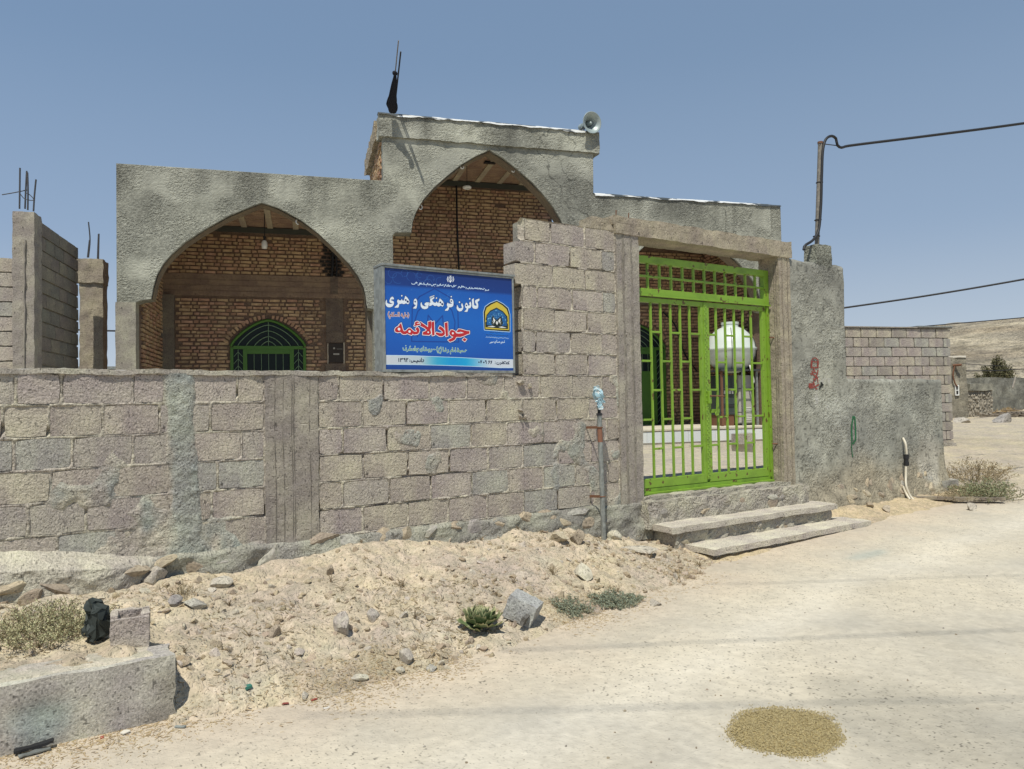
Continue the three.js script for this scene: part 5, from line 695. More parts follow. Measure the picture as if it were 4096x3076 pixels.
{
  const p = onGround(2100, 2490), b = thing('tilted_block', 'grey concrete block lying tilted on its edge at the foot of the bank', 'block', V3(p.x, p.y, p.z));
  const g = roughBox(-.085, -.075, -.10, .085, .075, .10, .018, .005, 24, 7); g.applyMatrix4(new THREE.Matrix4().makeRotationFromEuler(new THREE.Euler(.5, .62, -.30))).translate(p.x + .0, p.y + .088, p.z - .02); part(b, 'body', g, concrete(C(.48, .48, .45), { bumpScale: .004 }));
  const g2 = roughBox(-.05, -.035, -.012, .05, .03, .012, .014, .010, 30, 9); g2.applyMatrix4(new THREE.Matrix4().makeRotationFromEuler(new THREE.Euler(.5, .62, -.30))).translate(p.x - .055, p.y + .05, p.z + .085); part(b, 'broken_core', g2, concrete(C(.16, .15, .13)));
}
const stoneAt = (px, py, w, h, m, label, lift = .3) => { const p = onGround(px, py), dep = p.distanceTo(EYE), s = dep / FPX; const t = tag(piece({ add: (o) => scene.add(o) }, numbered('stone'), pick(rocks), stoneM[m], V3(p.x, p.y + h * s * lift * .8, p.z), [rr(-.2, .2), rr(0, 6), rr(-.2, .2)], [w * s * .62, h * s * .66, w * s * .5]), label, 'stone'); return t; };
stoneAt(2308, 2180, 55, 70, 1, 'brown squarish stone near the foot of the standpipe'); stoneAt(2232, 2165, 85, 50, 0, 'flat tan stone left of the squarish stone by the standpipe'); stoneAt(2455, 2150, 58, 42, 2, 'pale rounded stone at the foot of the standpipe');
stoneAt(2335, 2315, 80, 75, 2, 'pale grey angular stone on the bank above the tilted block'); stoneAt(1628, 2648, 66, 66, 2, 'largest white stone at the edge of the road'); stoneAt(1598, 2685, 42, 28, 2, 'small white chip beside the largest white road-edge stone'); stoneAt(1727, 2680, 48, 34, 4, 'small grey stone right of the white road-edge stone');
stoneAt(1440, 2715, 62, 30, 2, 'flat white stone chip among straw near the road edge'); stoneAt(872, 2345, 80, 46, 2, 'long whitish stone under the wall left of the dirt mound'); stoneAt(775, 2430, 75, 46, 4, 'grey flat stone right of the hollow block, below the ledge'); stoneAt(700, 2420, 60, 40, 4, 'smaller grey stone between the hollow block and the flat grey one');
stoneAt(1365, 2520, 90, 80, 2, 'pale pinkish lump of stone in the middle of the bank'); stoneAt(510, 2318, 46, 36, 0, 'round tan stone at the foot of the ledge'); stoneAt(628, 2320, 80, 64, 2, 'white angular stone wedged under the ledge'); stoneAt(2622, 2420, 52, 28, 2, 'low white stone at the right end of the grey creeping plant'); stoneAt(1322, 2300, 40, 40, 1, 'small brown stone high on the bank under the wall');
stoneAt(3888, 2040, 44, 32, 2, 'white stone beside the green tuft by the wall corner'); stoneAt(3478, 2025, 30, 22, 1, 'small brown stone on the dirt in front of the roughcast wall'); stoneAt(3545, 2042, 40, 24, 0, 'tan stone near the white hose at the wall foot'); stoneAt(1218, 2792, 30, 28, 2, 'small round white stone lowest on the bank'); stoneAt(2560, 2205, 150, 36, 2, 'flat pale slab beside the lowest step', .05); stoneAt(1490, 2480, 50, 50, 2, 'roundish pale stone left of the leafy rosette'); stoneAt(1100, 2540, 54, 50, 1, 'brownish clod in the left of the bank'); stoneAt(150, 2355, 60, 50, 4, 'grey stone under the left end of the ledge'); stoneAt(2500, 2845, 14, 10, 1, 'lone pebble on the open road');
function scatter(name, label, geos, mats, n, place, cat) {
  const per = Math.ceil(n / geos.length), root = new THREE.Group(); root.name = numbered(name); root.userData.kind = 'stuff'; tag(root, label, cat); scene.add(root);
  geos.forEach((g, k) => { const m = new THREE.InstancedMesh(g, mats[k % mats.length], per), q = new THREE.Object3D(), col = new THREE.Color(); let c = 0; for (let i = 0; i < per * 6 && c < per; i++) { const s = place(); if (!s) continue; q.position.set(s[0], s[1], s[2]); q.rotation.set(...(s[5] ?? [rr(0, 6), rr(0, 6), rr(0, 6)])); q.scale.set(s[3], s[4], s[6] ?? s[3]); q.updateMatrix(); m.setMatrixAt(c, q.matrix); const t = rr(.92, 1.22); m.setColorAt(c, col.setRGB(t, t * rr(.95, 1), t * rr(.88, 1))); c++; } m.count = c; shade(m); m.name = cat === 'gravel' ? 'pebbles' : 'litter_bits'; m.userData.kind = 'stuff'; root.add(m); });
}
const bankPt = () => { const x = rr(-.5, 5.4), z = bankEdge(x) * Math.pow(rnd(), .7) * 1.12; return [x, z]; };
scatter('gravel', 'loose stones and clods strewn over the dirt bank', pebbles, [stoneM[0], stoneM[2], stoneM[1], stoneM[3]], 3800, () => { const [x, z] = bankPt(); if (fbm(x * 2.3, z * 2.3, 50, 3) < rr(-.5, .15)) return null; if (x < .5 && z > 1.25) return null; const s = .0035 + .030 * Math.pow(rnd(), 5); return [x, dirtH(x, z) + s * .02, z, s * rr(.8, 1.4), s * rr(.45, .9)]; }, 'gravel');
scatter('road_grit', 'small dark grit scattered on the road', pebbles.slice(0, 2), [stoneM[4], stoneM[1]], 800, () => { const x = rr(-.3, 9), z = rr(.3, 4.6); if (z < bankEdge(x) - .1) return null; const s = .0022 + .006 * Math.pow(rnd(), 4); return [x, roadH(x, z) + s * .3, z, s, s * .7]; }, 'gravel');
const strawG = triUV(new THREE.BoxGeometry(1, .16, .16)), chipG = triUV(new THREE.BoxGeometry(1, .1, .5));
scatter('straw_litter', 'dry straw and leaf litter along the road edge', [strawG, strawG.clone(), chipG], [M.straw, M.straw, S({ color: C(.36, .275, .165) })], 6500, () => { const x = rr(-.5, 5.0), e = bankEdge(x), z = e + (rnd() + rnd() + rnd() - 1.8) * .32; const k = fbm(x * 3, z * 3, 21, 3) + .5 * sstep(1.6, .2, x) * sstep(e - .3, e, z); if (k < rr(-.1, .4)) return null; if (x < .53 && z < 1.54) return null; const l = .004 + .03 * Math.pow(rnd(), 2.2); return [x, surf(x, z) + .002, z, l, rr(.006, .014), [rr(-.25, .25), rr(0, 6.3), rr(-.25, .25)], rr(.005, .012)]; }, 'litter');
scatter('dry_twigs', 'dry twigs and dead weeds on the dirt bank', [strawG], [S({ color: C(.27, .215, .13) })], 1500, () => { const [x, z] = bankPt(); if (fbm(x * 2, z * 2, 61, 3) < .08) return null; if (x < .5 && z > 1.25) return null; return [x, dirtH(x, z) + .006, z, rr(.01, .05), rr(.012, .022), [rr(-.5, .5), rr(0, 6.3), rr(-.6, .6)], rr(.012, .022)]; }, 'litter');

// ---------- plants ----------
function shrub(name, label, cat, p, o) {
  const t = thing(name, label, cat, p), st = [], lv = [[], []], r = RNG(o.seed ?? 5);
  for (let i = 0; i < o.n; i++) {
    const a = r() * 6.283, e = Math.pow(r(), .6), dx = Math.cos(a) * o.R * e * (o.sx ?? 1), dz = Math.sin(a) * o.R * e * (o.sz ?? 1), h = o.H * (.35 + .65 * r()) * (1 - .45 * e), b = V3(p.x + dx * (o.spread ?? .25), p.y - .01, p.z + dz * (o.spread ?? .25)), q = V3(p.x + dx, p.y + h, p.z + dz), m = b.clone().lerp(q, .5).add(V3((r() - .5) * .3 * o.R, h * .18, (r() - .5) * .3 * o.R));
    if (o.follow) { const gy = surf(q.x, q.z) - p.y; q.y += gy; b.y += (surf(b.x, b.z) - p.y); m.y += gy * .6; }
    const c = new THREE.CatmullRomCurve3([b, m, q]); st.push(triUV(new THREE.TubeGeometry(c, 4, o.sr, 3, false)));
    for (let k = 0; k < o.leaves; k++) {
      const f = (o.from ?? .25) + (1 - (o.from ?? .25)) * r(), v = c.getPoint(f), L = o.L * (.6 + .8 * r()), w = L * o.w, d = V3(r() - .5, r() - .2, r() - .5).normalize(), s = d.clone().cross(V3(r() - .5, r() - .5, r() - .5)).normalize();
      v.add(V3((r() - .5) * o.j, (r() - .5) * o.j * .7, (r() - .5) * o.j));
      const g = new THREE.BufferGeometry(), a1 = v.clone().addScaledVector(d, L), m1 = v.clone().addScaledVector(d, L * .5).addScaledVector(s, w), m2 = v.clone().addScaledVector(d, L * .5).addScaledVector(s, -w);
      lv[r() < .5 ? 0 : 1].push(v, m1, a1, v, a1, m2);
    }
  }
  part(t, 'stems', st, o.stemM ?? M.stem).userData.kind = 'stuff';
  lv.forEach((L, i) => { if (!L.length) return; const g = new THREE.BufferGeometry().setFromPoints(L); g.computeVertexNormals(); g.setAttribute('uv', new THREE.BufferAttribute(new Float32Array(L.length * 2), 2)); part(t, 'foliage', g, o.cols[i]).userData.kind = 'stuff'; });
  return t;
}
const dusty = [leafM(C(.36, .36, .20)), leafM(C(.47, .43, .25))], greyG = [leafM(C(.20, .235, .17)), leafM(C(.27, .285, .195))], brownD = [leafM(C(.36, .28, .17)), leafM(C(.30, .24, .15))];
{
  const a = onGround(190, 2560);
  shrub('dry_shrub', 'spreading dusty green shrub at the left edge, left of the dark cloth', 'shrub', V3(a.x, a.y, a.z - .03), { R: .32, H: .20, n: 230, leaves: 34, sr: .0016, L: .010, w: .28, j: .03, seed: 3, cols: dusty, spread: .6, sx: 1.05, sz: .75, follow: true });
  const b = onGround(40, 2390); shrub('dry_shrub', 'small brown dry weed at the far left under the cement ledge', 'shrub', b, { R: .16, H: .12, n: 60, leaves: 16, sr: .0016, L: .009, w: .25, j: .03, seed: 8, cols: brownD, spread: .5, follow: true });
  const c = onGround(730, 2390); shrub('dry_shrub', 'wispy dry weed among the stones right of the hollow block', 'shrub', c, { R: .13, H: .10, n: 40, leaves: 9, sr: .0014, L: .009, w: .25, j: .02, seed: 9, cols: brownD, spread: .5, follow: true });
  const d = onGround(2290, 2440), e = onGround(2470, 2415);
  shrub('creeping_plant', 'low grey-green creeping plant just right of the tilted block', 'plant', d, { R: .16, H: .05, n: 120, leaves: 30, sr: .0014, L: .008, w: .45, j: .016, seed: 10, cols: greyG, spread: .5, sx: 1.1, follow: true });
  shrub('creeping_plant', 'larger grey-green creeping plant farther right, by the low white stone', 'plant', e, { R: .24, H: .06, n: 190, leaves: 34, sr: .0014, L: .009, w: .45, j: .018, seed: 11, cols: greyG, spread: .5, sx: 1.1, sz: .7, follow: true });
  const f = onGround(3905, 1925), g = onGround(3945, 2000); shrub('dry_shrub', 'brown dry shrub beside the road past the wall corner', 'shrub', f, { R: .55, H: .42, n: 110, leaves: 20, sr: .003, L: .025, w: .22, j: .08, seed: 13, cols: brownD, spread: .5, sx: 1.1 });
  shrub('green_tuft', 'green tuft at the roadside just past the wall corner', 'shrub', g, { R: .5, H: .34, n: 150, leaves: 26, sr: .0025, L: .022, w: .25, j: .05, seed: 14, cols: [leafM(C(.17, .20, .10)), leafM(C(.26, .26, .15))], spread: .4 });
  const hh = onGround(3800, 2000); shrub('dry_shrub', 'small dry weed at the foot of the wall corner', 'shrub', hh, { R: .3, H: .16, n: 60, leaves: 14, sr: .002, L: .016, w: .22, j: .04, seed: 15, cols: brownD, spread: .5 });
  const k2 = onGround(3860, 1975); shrub('dry_shrub', 'low dry weed between the brown shrub and the green tuft', 'shrub', k2, { R: .45, H: .16, n: 70, leaves: 14, sr: .002, L: .018, w: .22, j: .05, seed: 16, cols: brownD, spread: .6 });
}
{ // dead weeds here and there on the bank and along the wall's foot
  const w = new THREE.Group(), bits = [], r = RNG(99); w.name = 'dry_weeds'; w.userData.kind = 'stuff'; tag(w, 'scattered dead brown weeds on the dirt bank', 'weeds'); scene.add(w);
  for (let i = 0; i < 46; i++) { const x = -.3 + r() * 5.6, z = .05 + r() * (bankEdge(x) - .1); if (x < .55 && z > 1.2) continue; const y = dirtH(x, z), n = 6 + r() * 16, R0 = .02 + .05 * r(); for (let k = 0; k < n; k++) { const a = r() * 6.28, h = R0 * (.3 + r() * .8), q = V3(x + Math.cos(a) * R0 * r() * 1.4, y + h, z + Math.sin(a) * R0 * r() * 1.4); bits.push(triUV(new THREE.TubeGeometry(new THREE.CatmullRomCurve3([V3(x + (r() - .5) * .02, y - .004, z + (r() - .5) * .02), V3(lerp(x, q.x, .4), y + h * .7, lerp(z, q.z, .4)), q]), 3, .0011, 3, false))); } }
  offs.set(w, V3(0, 0, 0)); part(w, 'weed_stems', bits, S({ color: C(.24, .18, .105), roughness: .95 })).userData.kind = 'stuff';
}
{ // leafy rosette with pale wavy leaf edges
  const p = onGround(1920, 2520), t = thing('leafy_rosette', 'green leafy rosette with pale wavy edges at the foot of the bank', 'plant', V3(p.x, p.y, p.z)); const R1 = RNG(12);
  const lm = S({ color: C(1, 1, 1), vertexColors: true, roughness: .6, side: THREE.DoubleSide });
  const leafG = [...Array(5)].map((_, s) => sheet(8, 9, (i, j) => { const u = i / 8 * 2 - 1, v = j / 9, w = .037 * Math.pow(Math.sin(Math.PI * Math.min(.97, .10 + .88 * v)), .7), e = Math.abs(u); return [u * w * (1 + .15 * Math.sin(j * 2 + s)), .02 * v + .055 * v * v * .8 + .010 * e * e + .009 * Math.sin(v * 16 + s * 2 + (u > 0 ? 1 : 0)) * e * e, v * .105, u, v]; }, (i, j) => { const e = Math.max(Math.abs(i / 4 - 1), (j / 9) * (j / 9) * 1.02), k = sstep(.72, 1, e); return [lerp(.12, .46, k), lerp(.165, .44, k), lerp(.07, .24, k)]; }));
  for (let k = 0; k < 46; k++) { const ring = k / 46, a = k * 2.4 + R1() * .4, tilt = lerp(-1.05, .22, Math.pow(ring, .75)) + (R1() - .5) * .3, s = lerp(.72, 1.25, ring); const m = piece(t, 'leaf', leafG[k % 5], lm, V3(p.x + Math.sin(a) * .02 * ring, p.y + .02 + .035 * (1 - ring), p.z + Math.cos(a) * .02 * ring), null, [s, s, s]); m.rotation.order = 'YXZ'; m.rotation.set(tilt, a, (R1() - .5) * .5); }
}
{ // dark torn cloth slumped by the hollow block
  const p = onGround(385, 2570), t = thing('dark_cloth', 'crumpled dark green-black cloth slumped against the hollow block', 'cloth', p); let g = new THREE.IcosahedronGeometry(1, 5); g.deleteAttribute('normal'); g.deleteAttribute('uv'); g = mergeVertices(g, 1e-5); g.scale(.055, .105, .055); warp(g, .085, 9, 3, 2); warp(g, .06, 26, 9, 2); warp(g, .03, 60, 19, 2);
  g.translate(p.x + .0, p.y + .10, p.z); part(t, 'body', triUV(toCreasedNormals(g, .45)), S({ color: C(.028, .036, .032), roughness: .75 }));
}
{ // patch of spilled grain on the road
  const c = onY(3140, 2922, 0), t = thing('grain_heap', 'round patch of spilled straw-coloured grain on the road', 'grain', V3(c.x, roadH(c.x, c.z), c.z)); const rad = (a) => .26 * (1 + .22 * fbm(Math.cos(a) * 1.6 + 3, Math.sin(a) * 1.6, 2, 2) + .10 * fbm(Math.cos(a) * 6 + 3, Math.sin(a) * 6, 5, 3));
  const gb = tex(256, .06, (u, v) => .5 + pf(u, v, 10, 401, 3)), gc = tex(256, .12, (u, v) => { const n = pf(u, v, 12, 411, 3); const q = .88 + n * .35; return [q, q * .97, q * .86]; }, true);
  part(t, 'spread', sheet(64, 26, (i, j) => { const a = i / 64 * Math.PI * 2, s = 1 - j / 26, r = rad(a) * s * .93, x = c.x + Math.cos(a) * r * 1.12, z = c.z + Math.sin(a) * r * .95; return [x, roadH(x, z) + .009 * Math.pow(Math.max(0, 1 - Math.pow(s, 3)), .7) + (s > .99 ? -.003 : .003 * fbm(x * 25, z * 25, 3, 2)), z, x, z]; }), S({ color: C(.40, .33, .19), map: gc, bumpMap: gb, bumpScale: .003, roughness: .9, side: THREE.DoubleSide }));
  const gg = new THREE.IcosahedronGeometry(1, 0), im = new THREE.InstancedMesh(triUV(gg), S({ color: C(.40, .325, .175), roughness: .8 }), 6000), q = new THREE.Object3D(), cc = new THREE.Color(); for (let i = 0; i < 6000; i++) { const a = rr(0, 6.283), s = Math.pow(rnd(), .5) * (i % 4 ? 1 : 1 + .22 * rnd() * rnd()), r = rad(a) * s; const dx = Math.cos(a) * r * 1.12, dz = Math.sin(a) * r * .95; q.position.set(dx, .002 + .009 * Math.pow(Math.max(0, 1 - s * s * s), .7) + rr(0, .002), dz); q.rotation.set(rr(0, 6), rr(0, 6), rr(0, 6)); q.scale.set(.0045, .0018, .0018); q.updateMatrix(); im.setMatrixAt(i, q.matrix); const k = rr(.8, 1.15); im.setColorAt(i, cc.setRGB(k, k, k * .95)); } im.name = 'grains'; im.userData.kind = 'stuff'; shade(im); t.add(im);
}
{ // bits and pieces lying about
  const scrap = (name, px, py, w, d, col, label, cat, h = .012) => { const p = onGround(px, py), t = thing(name, label, cat, p); part(t, 'body', warp(triUV(new THREE.BoxGeometry(w, h * .4, d, 6, 1, 4)), h, 18, px, 2).rotateY(px).translate(p.x, p.y + h * .5, p.z), S({ color: C(...col), roughness: .8, side: THREE.DoubleSide })); };
  scrap('plastic_scrap', 985, 2757, .035, .03, [.04, .17, .13], 'green plastic scrap in the dirt right of the kerb', 'scrap', .03); scrap('red_scrap', 1260, 2800, .035, .012, [.30, .06, .04], 'thin red scrap among the straw near the road edge', 'scrap'); scrap('red_scrap', 410, 2952, .03, .014, [.30, .07, .05], 'red scrap in front of the kerb', 'scrap'); scrap('red_scrap', 1140, 2820, .03, .016, [.25, .06, .05], 'dark red scrap on the straw below the small white stone', 'scrap');
  scrap('paper_scrap', 725, 2912, .05, .014, [.25, .27, .25], 'grey curl of wrapper on the straw right of the kerb', 'scrap'); scrap('paper_scrap', 500, 2935, .035, .03, [.62, .58, .5], 'pale scrap of paper at the foot of the kerb', 'scrap'); scrap('paper_scrap', 1310, 2835, .03, .014, [.6, .56, .5], 'white paper scrap low on the bank by the road', 'scrap');
  const a = onGround(60, 3022), b = onGround(215, 2992), t = thing('black_board', 'black strip of board with a grey edge lying below the kerb', 'board', a); part(t, 'strip', roughBox(-.075, 0, -.016, .075, .012, .016, .01, .004, 30, 3).rotateY(Math.atan2(-(b.z - a.z), b.x - a.x)).rotateZ(.1).translate((a.x + b.x) / 2, a.y + .02, (a.z + b.z) / 2), M.black); part(t, 'pale_edge', roughBox(-.07, 0, -.014, .05, .006, .014, .01, .004, 30, 5).rotateY(Math.atan2(-(b.z - a.z), b.x - a.x) + .25).translate((a.x + b.x) / 2 + .01, a.y + .008, (a.z + b.z) / 2 + .03), M.galv);
  const c = onGround(3760, 1998), d = onGround(3890, 2012), pk = thing('old_plank', 'weathered plank lying in the dirt at the foot of the wall corner', 'plank', c); part(pk, 'board', roughBox(-.55, 0, -.06, .55, .035, .06, .05, .008, 8, 3).rotateY(Math.atan2(-(d.z - c.z), d.x - c.x)).translate((c.x + d.x) / 2, c.y + .01, (c.z + d.z) / 2), M.wood);
  const hs = thing('white_hose', 'pair of off-white hoses rising from the dirt into the roughcast wall', 'hose', onZ(3640, 2005, .2)), H = (pts) => triUV(tube(pts.map(([x, y, z]) => onZ(x, y, z)), .015, 8)), hm = S({ color: C(.60, .55, .44), roughness: .5 });
  part(hs, 'tube', H([[3612, 1752, .02], [3622, 1775, .07], [3627, 1820, .08]]), hm); part(hs, 'tube', H([[3624, 1860, .08], [3623, 1905, .09], [3625, 1945, .12], [3642, 1985, .16], [3668, 2014, .24]]), hm); part(hs, 'tube', H([[3612, 1945, .08], [3625, 1975, .12], [3640, 1998, .18]]), hm);
  const q = onZ(3625, 1840, .08); part(hs, 'coupling', [triUV(new THREE.CylinderGeometry(.034, .034, .05, 12).translate(q.x, q.y + .045, q.z)), triUV(new THREE.CylinderGeometry(.028, .028, .15, 12).translate(q.x, q.y, q.z)), triUV(new THREE.CylinderGeometry(.034, .034, .05, 12).translate(q.x, q.y - .045, q.z))], M.black);
}

// ---------- mast and cables ----------
{
  const z = -.12, a = onZ(3262, 985, z), b = onZ(3281, 575, z), t = thing('service_mast', 'leaning steel pipe mast on the stepped wall, carrying a black cable', 'mast', a), P = (x, y, zz = z) => onZ(x, y, zz);
  part(t, 'pipe', triUV(rod(V3(a.x, 3.1, z), b, .028, 12)), S({ color: C(.22, .20, .17), roughness: .7, map: galvT })); part(t, 'cap', triUV(rod(b, b.clone().add(V3(0, .025, 0)), .033, 12)), M.rust); part(t, 'arm', triUV(rod(b.clone().add(V3(-.04, -.01, .02)), P(3345, 582), .006, 6)), M.steel);
  for (const [x, y] of [[3270, 880], [3264, 945], [3276, 730]]) { const q = P(x, y); part(t, 'tie', triUV(new THREE.TorusGeometry(.038, .007, 5, 16).rotateX(Math.PI / 2).translate(q.x + .01, q.y, q.z)), M.black); }
  part(t, 'cable', triUV(tube([P(3215, 1000, -.06), P(3218, 985, -.06), P(3250, 962, -.07), P(3272, 930, -.08), P(3283, 830, -.085), P(3287, 700, -.085), P(3293, 590, -.085), P(3305, 555, -.085), P(3328, 544, -.085), P(3345, 556, -.085), P(3348, 578, -.085), P(3362, 590, -.085), P(3390, 584, -.085), along(3700, 545, 9.6), along(4096, 493, 9.8), along(4700, 400, 10.4)], .017, 8, 160)), M.black);
}
const span = (label, pts, r, grp) => { const q = pts.map(([x, y, d]) => along(x, y, d)), t = thing('overhead_cable', label, 'cable', q[0], 0, grp); part(t, 'strand', triUV(tube(q, r, 6, 60)), M.black); return t; };
span('twisted black cable rising to the right from behind the stepped wall', [[3330, 1238, 14], [3700, 1184, 13.6], [4096, 1117, 13.2], [4600, 1020, 12.6]], .017); span('thin black wire above the block house roof and the hill', [[3560, 1316, 19], [3800, 1296, 19], [4096, 1270, 19], [4600, 1220, 19]], .012);
span('lowest of the wires in front of the bare hill', [[3866, 1484, 27], [4000, 1482, 28], [4096, 1476, 28], [4400, 1460, 28]], .016); span('upper of the two thin wires in front of the bare hill', [[3850, 1454, 27], [3980, 1463, 28], [4096, 1464, 29], [4400, 1462, 30]], .010); span('short grey wire in the gap left of the prayer hall', [[300, 1319, 16], [430, 1323, 16], [700, 1326, 17]], .018);
for (const [x0, z0, x1, z1, r, lb] of [[1.05, 1.91, 4.09, 3.78, .020, 'overhead cable whose soft shadow line runs just above the grain patch'], [2.34, 1.66, 5.27, 3.28, .022, 'overhead cable whose soft shadow is the middle line across the road'], [4.53, 1.23, 6.47, 2.50, .014, 'overhead cable whose soft shadow is the farthest line, below the steps']]) { // the lines above the camera whose soft shadows cross the road
  const H = 9, s = SUN, f = (x, z) => V3(x + s.x / s.y * H, H, z + s.z / s.y * H), p = f(x0, z0), q = f(x1, z1), d = q.clone().sub(p).normalize(), t = thing('overhead_cable', lb, 'cable', p, 0, 'cables strung over the road'); part(t, 'strand', triUV(tube([p, p.clone().lerp(q, .5), q, q.clone().addScaledVector(d, 16)], r * .36, 8, 20)), M.black);
}

// ---------- beyond the wall corner ----------
{
  const wv = -8.25, c = onW(3800, 1311, wv), u1 = c.x, top = c.y, h = thing('block_house', 'grey block house with a flat roof behind the low wall corner', 'house', uw(u1 - 1.6, .3, wv - 2), -YB);
  part(h, 'wall_core', [box(u1 - 3.6, .1, wv - 4.5, u1 - .03, top - .02, wv - .04)], M.core); const vg = [...Array(3)].map((_, i) => blockGeo(.402, .2, .1, i + 80));
  const rows = Math.round((top - .3) / .212); for (let r = 0; r < rows; r++) for (let s = -1; s < 9; s++) { const u = u1 - .205 - s * .412 - (r % 2 ? .206 : 0), y = top - .03 - .212 * (r + .5); if (s === -1) { if (r % 2) piece(h, 'block', vg[0], pick(blockM.concat([M.cast])), V3(u1 - .1, y, wv - .05), [0, 0, 0], [.48, 1, 1]); continue; } piece(h, 'block', pick(vg), pick(blockM.concat([M.cast])), V3(u, y, wv - .05 + rr(-.004, .004)), [0, 0, 0], [.985, 1, 1]); }
  for (let r = 0; r < rows; r++) for (let s = 0; s < 4; s++) piece(h, 'block', pick(vg), pick(blockM), V3(u1 - .05, top - .03 - .212 * (r + .5), wv - .32 - s * .412), [0, Math.PI / 2, 0], [.985, 1, 1]);
  part(h, 'footing', roughBox(u1 - 3.6, -.1, wv - .3, u1 + .03, .42, wv + .04, .06, .02, 9, 5), M.rough); part(h, 'roof', [box(u1 - 3.7, top - .02, wv - 4.6, u1 + .03, top + .005, wv + .03)], M.castDark); part(h, 'roof_sheet', [roughBox(u1 - .95, top + .006, wv - 1.2, u1 + .02, top + .03, wv + .05, .1, .006, 6, 3)], M.galv);
}
{
  const d = 29, A = along(3800, 1500, d), B = along(3868, 1500, d), y1 = along(3840, 1428, d).y, h = thing('mud_house', 'old mud-plastered house wall with a small white window beyond the block house', 'house', V3((A.x + B.x) / 2, .4, (A.z + B.z) / 2)), dir = B.clone().sub(A).setY(0).normalize(), nrm = V3(-dir.z, 0, dir.x).multiplyScalar(V3(-dir.z, 0, dir.x).dot(EYE.clone().sub(A)) > 0 ? 1 : -1);
  const M4 = new THREE.Matrix4().makeBasis(dir, V3(0, 1, 0), nrm).setPosition(A.x, 0, A.z), L = B.distanceTo(A), tr = (g) => g.applyMatrix4(M4), s = d / FPX;
  part(h, 'wall', tr(roughBox(-2.5, .0, -4, L, y1, 0, .14, .05, 2.2, 3)), S({ color: C(.40, .36, .29), map: plastC, bumpMap: plastB, bumpScale: .04 })); part(h, 'wall_top', tr(roughBox(-2.5, y1 - .02, -3.9, L - .02, y1 + .05, .02, .14, .02, 3, 4)), S({ color: C(.62, .58, .5) }));
  const w0 = along(3816, 1540, d), w1 = along(3832, 1582, d), X0 = w0.clone().sub(A).dot(dir), X1 = w1.clone().sub(A).dot(dir), win = part(h, 'window', [tr(box(X0, w1.y, .02, X0 + .03, w0.y, .07)), tr(box(X1 - .03, w1.y, .02, X1, w0.y, .07)), tr(box(X0 + .03, w0.y - .04, .02, X1 - .03, w0.y, .07)), tr(box(X0 + .03, w1.y, .02, X1 - .03, w1.y + .04, .07)), tr(box(X0 + .03, (w0.y + w1.y) / 2 - .015, .02, X1 - .03, (w0.y + w1.y) / 2 + .015, .07))], M.white); part(win, 'pane', tr(box(X0 + .03, w1.y + .04, .01, X1 - .03, w0.y - .04, .03)), M.black);
  const q = (x, y, z = .08) => { const p = along(x, y, d); return tr(triUV(new THREE.BufferGeometry())) && V3(p.x, p.y, p.z).addScaledVector(nrm, z); }; part(h, 'pipe', triUV(tube([[3812, 1465], [3806, 1500], [3815, 1535], [3822, 1545]].map(([x, y]) => along(x, y, d).addScaledVector(nrm, .1)), .03, 6)), M.rust); part(h, 'beam_end', triUV(rod(along(3812, 1462, d), along(3834, 1460, d).addScaledVector(nrm, .2), .05, 8)), M.rust);
  const gw = thing('rubble_wall', 'low dry-stone wall between the mud house and the long grey wall', 'wall', along(3915, 1650, 30)), a2 = along(3866, 1600, 30.2), b2 = along(3968, 1600, 30.6);
  part(gw, 'face', sheet(70, 44, (i, j) => { const t = i / 70, v = j / 44, x = lerp(a2.x, b2.x, t), z = lerp(a2.z, b2.z, t), y = lerp(.1, along(3910, 1560, 30.4).y, v), n = Math.abs(fbm(t * 22, v * 14, 3, 3)); return [x + nrm.x * .2 * n, y, z + nrm.z * .2 * n, t * 3, v * 1.2]; }, (i, j) => { const n = Math.abs(fbm(i / 70 * 22, j / 44 * 14, 3, 3)) * 2.4; return [.20 + .15 * n, .18 + .13 * n, .145 + .10 * n]; }), S({ color: C(1, 1, 1), vertexColors: true, side: THREE.DoubleSide })); const stoneFace = new THREE.Vector3();
  part(gw, 'coping', roughBox(-.6, 0, -.12, .6, .28, .12, .1, .02, 4, 3).rotateY(Math.atan2(-(b2.z - a2.z), b2.x - a2.x)).translate((a2.x + b2.x) / 2, along(3910, 1562, 30.4).y, (a2.z + b2.z) / 2), S({ color: C(.38, .36, .30), map: plastC }));
  const c0 = along(3868, 1600, 34), c1 = along(4500, 1590, 38), lw = thing('long_grey_wall', 'long cracked grey plaster wall in front of the bare hill', 'wall', c0), L2 = c1.distanceTo(c0), an = Math.atan2(-(c1.z - c0.z), c1.x - c0.x), yt = along(3950, 1512, 34.5).y;
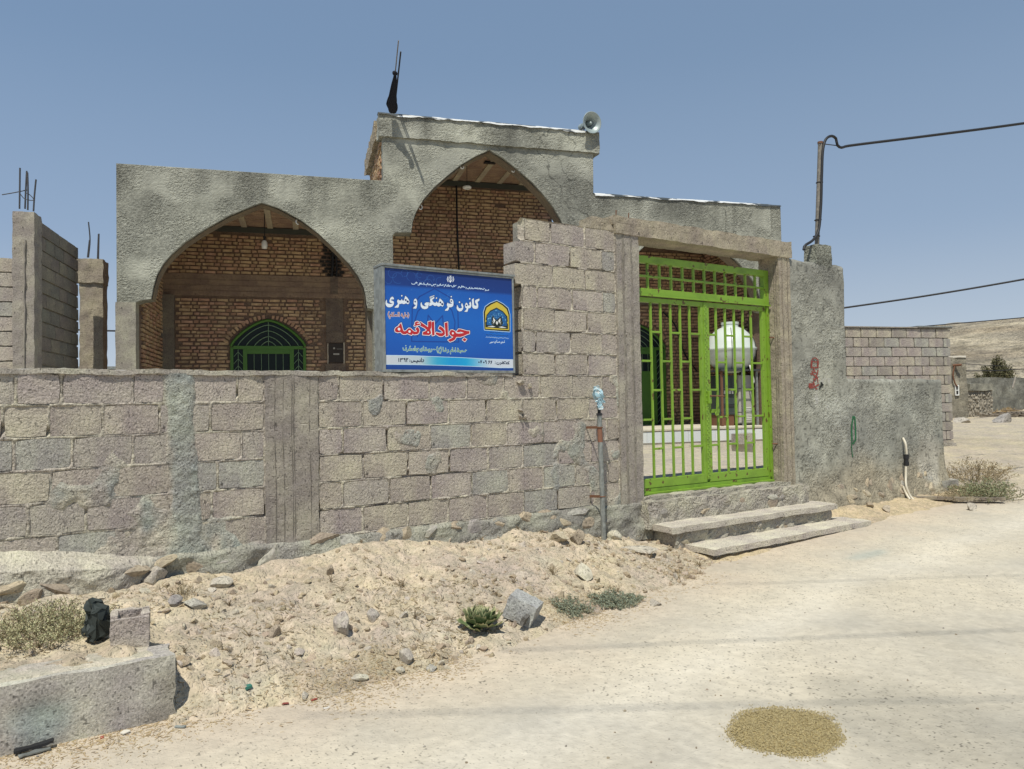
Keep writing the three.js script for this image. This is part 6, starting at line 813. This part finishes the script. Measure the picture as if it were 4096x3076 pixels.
  part(lw, 'wall', roughBox(0, -.1, -.25, L2, yt, 0, .14, .05, 2, 6).rotateY(an).translate(c0.x, 0, c0.z), S({ color: C(.30, .29, .255), map: plastC, bumpMap: plastB, bumpScale: .05 })); part(lw, 'crack', rod(along(4062, 1508, 34.0), along(4050, 1552, 33.9), .05, 5), M.castDark);
  const bu = along(3985, 1500, 47); shrub('bush', 'dark green bush rising behind the long grey wall', 'bush', V3(bu.x, .6, bu.z), { R: 1.25, H: 3.9, n: 280, leaves: 100, sr: .012, L: .09, w: .35, j: .3, seed: 23, from: .35, cols: [leafM(C(.075, .075, .032)), leafM(C(.12, .11, .05))], spread: .3, sx: 1.0 });
  const bp = along(4050, 1668, 29), R2 = RNG(31), br = thing('brushwood_pile', 'pile of grey cut branches on the ground before the long grey wall', 'brushwood', V3(bp.x, .5, bp.z)), bits = []; for (let i = 0; i < 150; i++) { const x = bp.x + (R2() - .5) * 1.9, z = bp.z + (R2() - .5) * 1.1, y = .42 + R2() * .42 * (1 - Math.abs(x - bp.x) * .6), a = R2() * 6.3, l = .2 + R2() * .35; bits.push(rod(V3(x - Math.cos(a) * l, y + (R2() - .5) * .3, z - Math.sin(a) * l), V3(x + Math.cos(a) * l, y + (R2() - .5) * .3, z + Math.sin(a) * l), .014 + R2() * .02, 5)); } part(br, 'branches', bits.map((g) => triUV(g)), S({ color: C(.20, .165, .125) })).userData.kind = 'stuff';
  const og = along(4030, 1632, 31); shrub('dry_grass_patch', 'orange dry grass behind the brushwood pile', 'grass', V3(og.x, .45, og.z), { R: .9, H: .55, n: 260, leaves: 20, sr: .006, L: .09, w: .1, j: .1, seed: 33, cols: [leafM(C(.44, .30, .13)), leafM(C(.40, .28, .14))], spread: .95, sx: 1.2, sz: .4, stemM: M.straw });
  for (const [px, py, w, h, m, l] of [[4010, 1690, 70, 36, 4, 'large grey boulder below the brushwood pile'], [3900, 1648, 50, 26, 0, 'pale rubble stone at the foot of the dry-stone wall'], [3955, 1642, 60, 20, 2, 'flat pale stone under the orange dry grass'], [3850, 1690, 60, 22, 2, 'low pale heap at the foot of the mud house']]) stoneAt(px, py, w, h, m, l);
}

renderer.render(scene, camera);
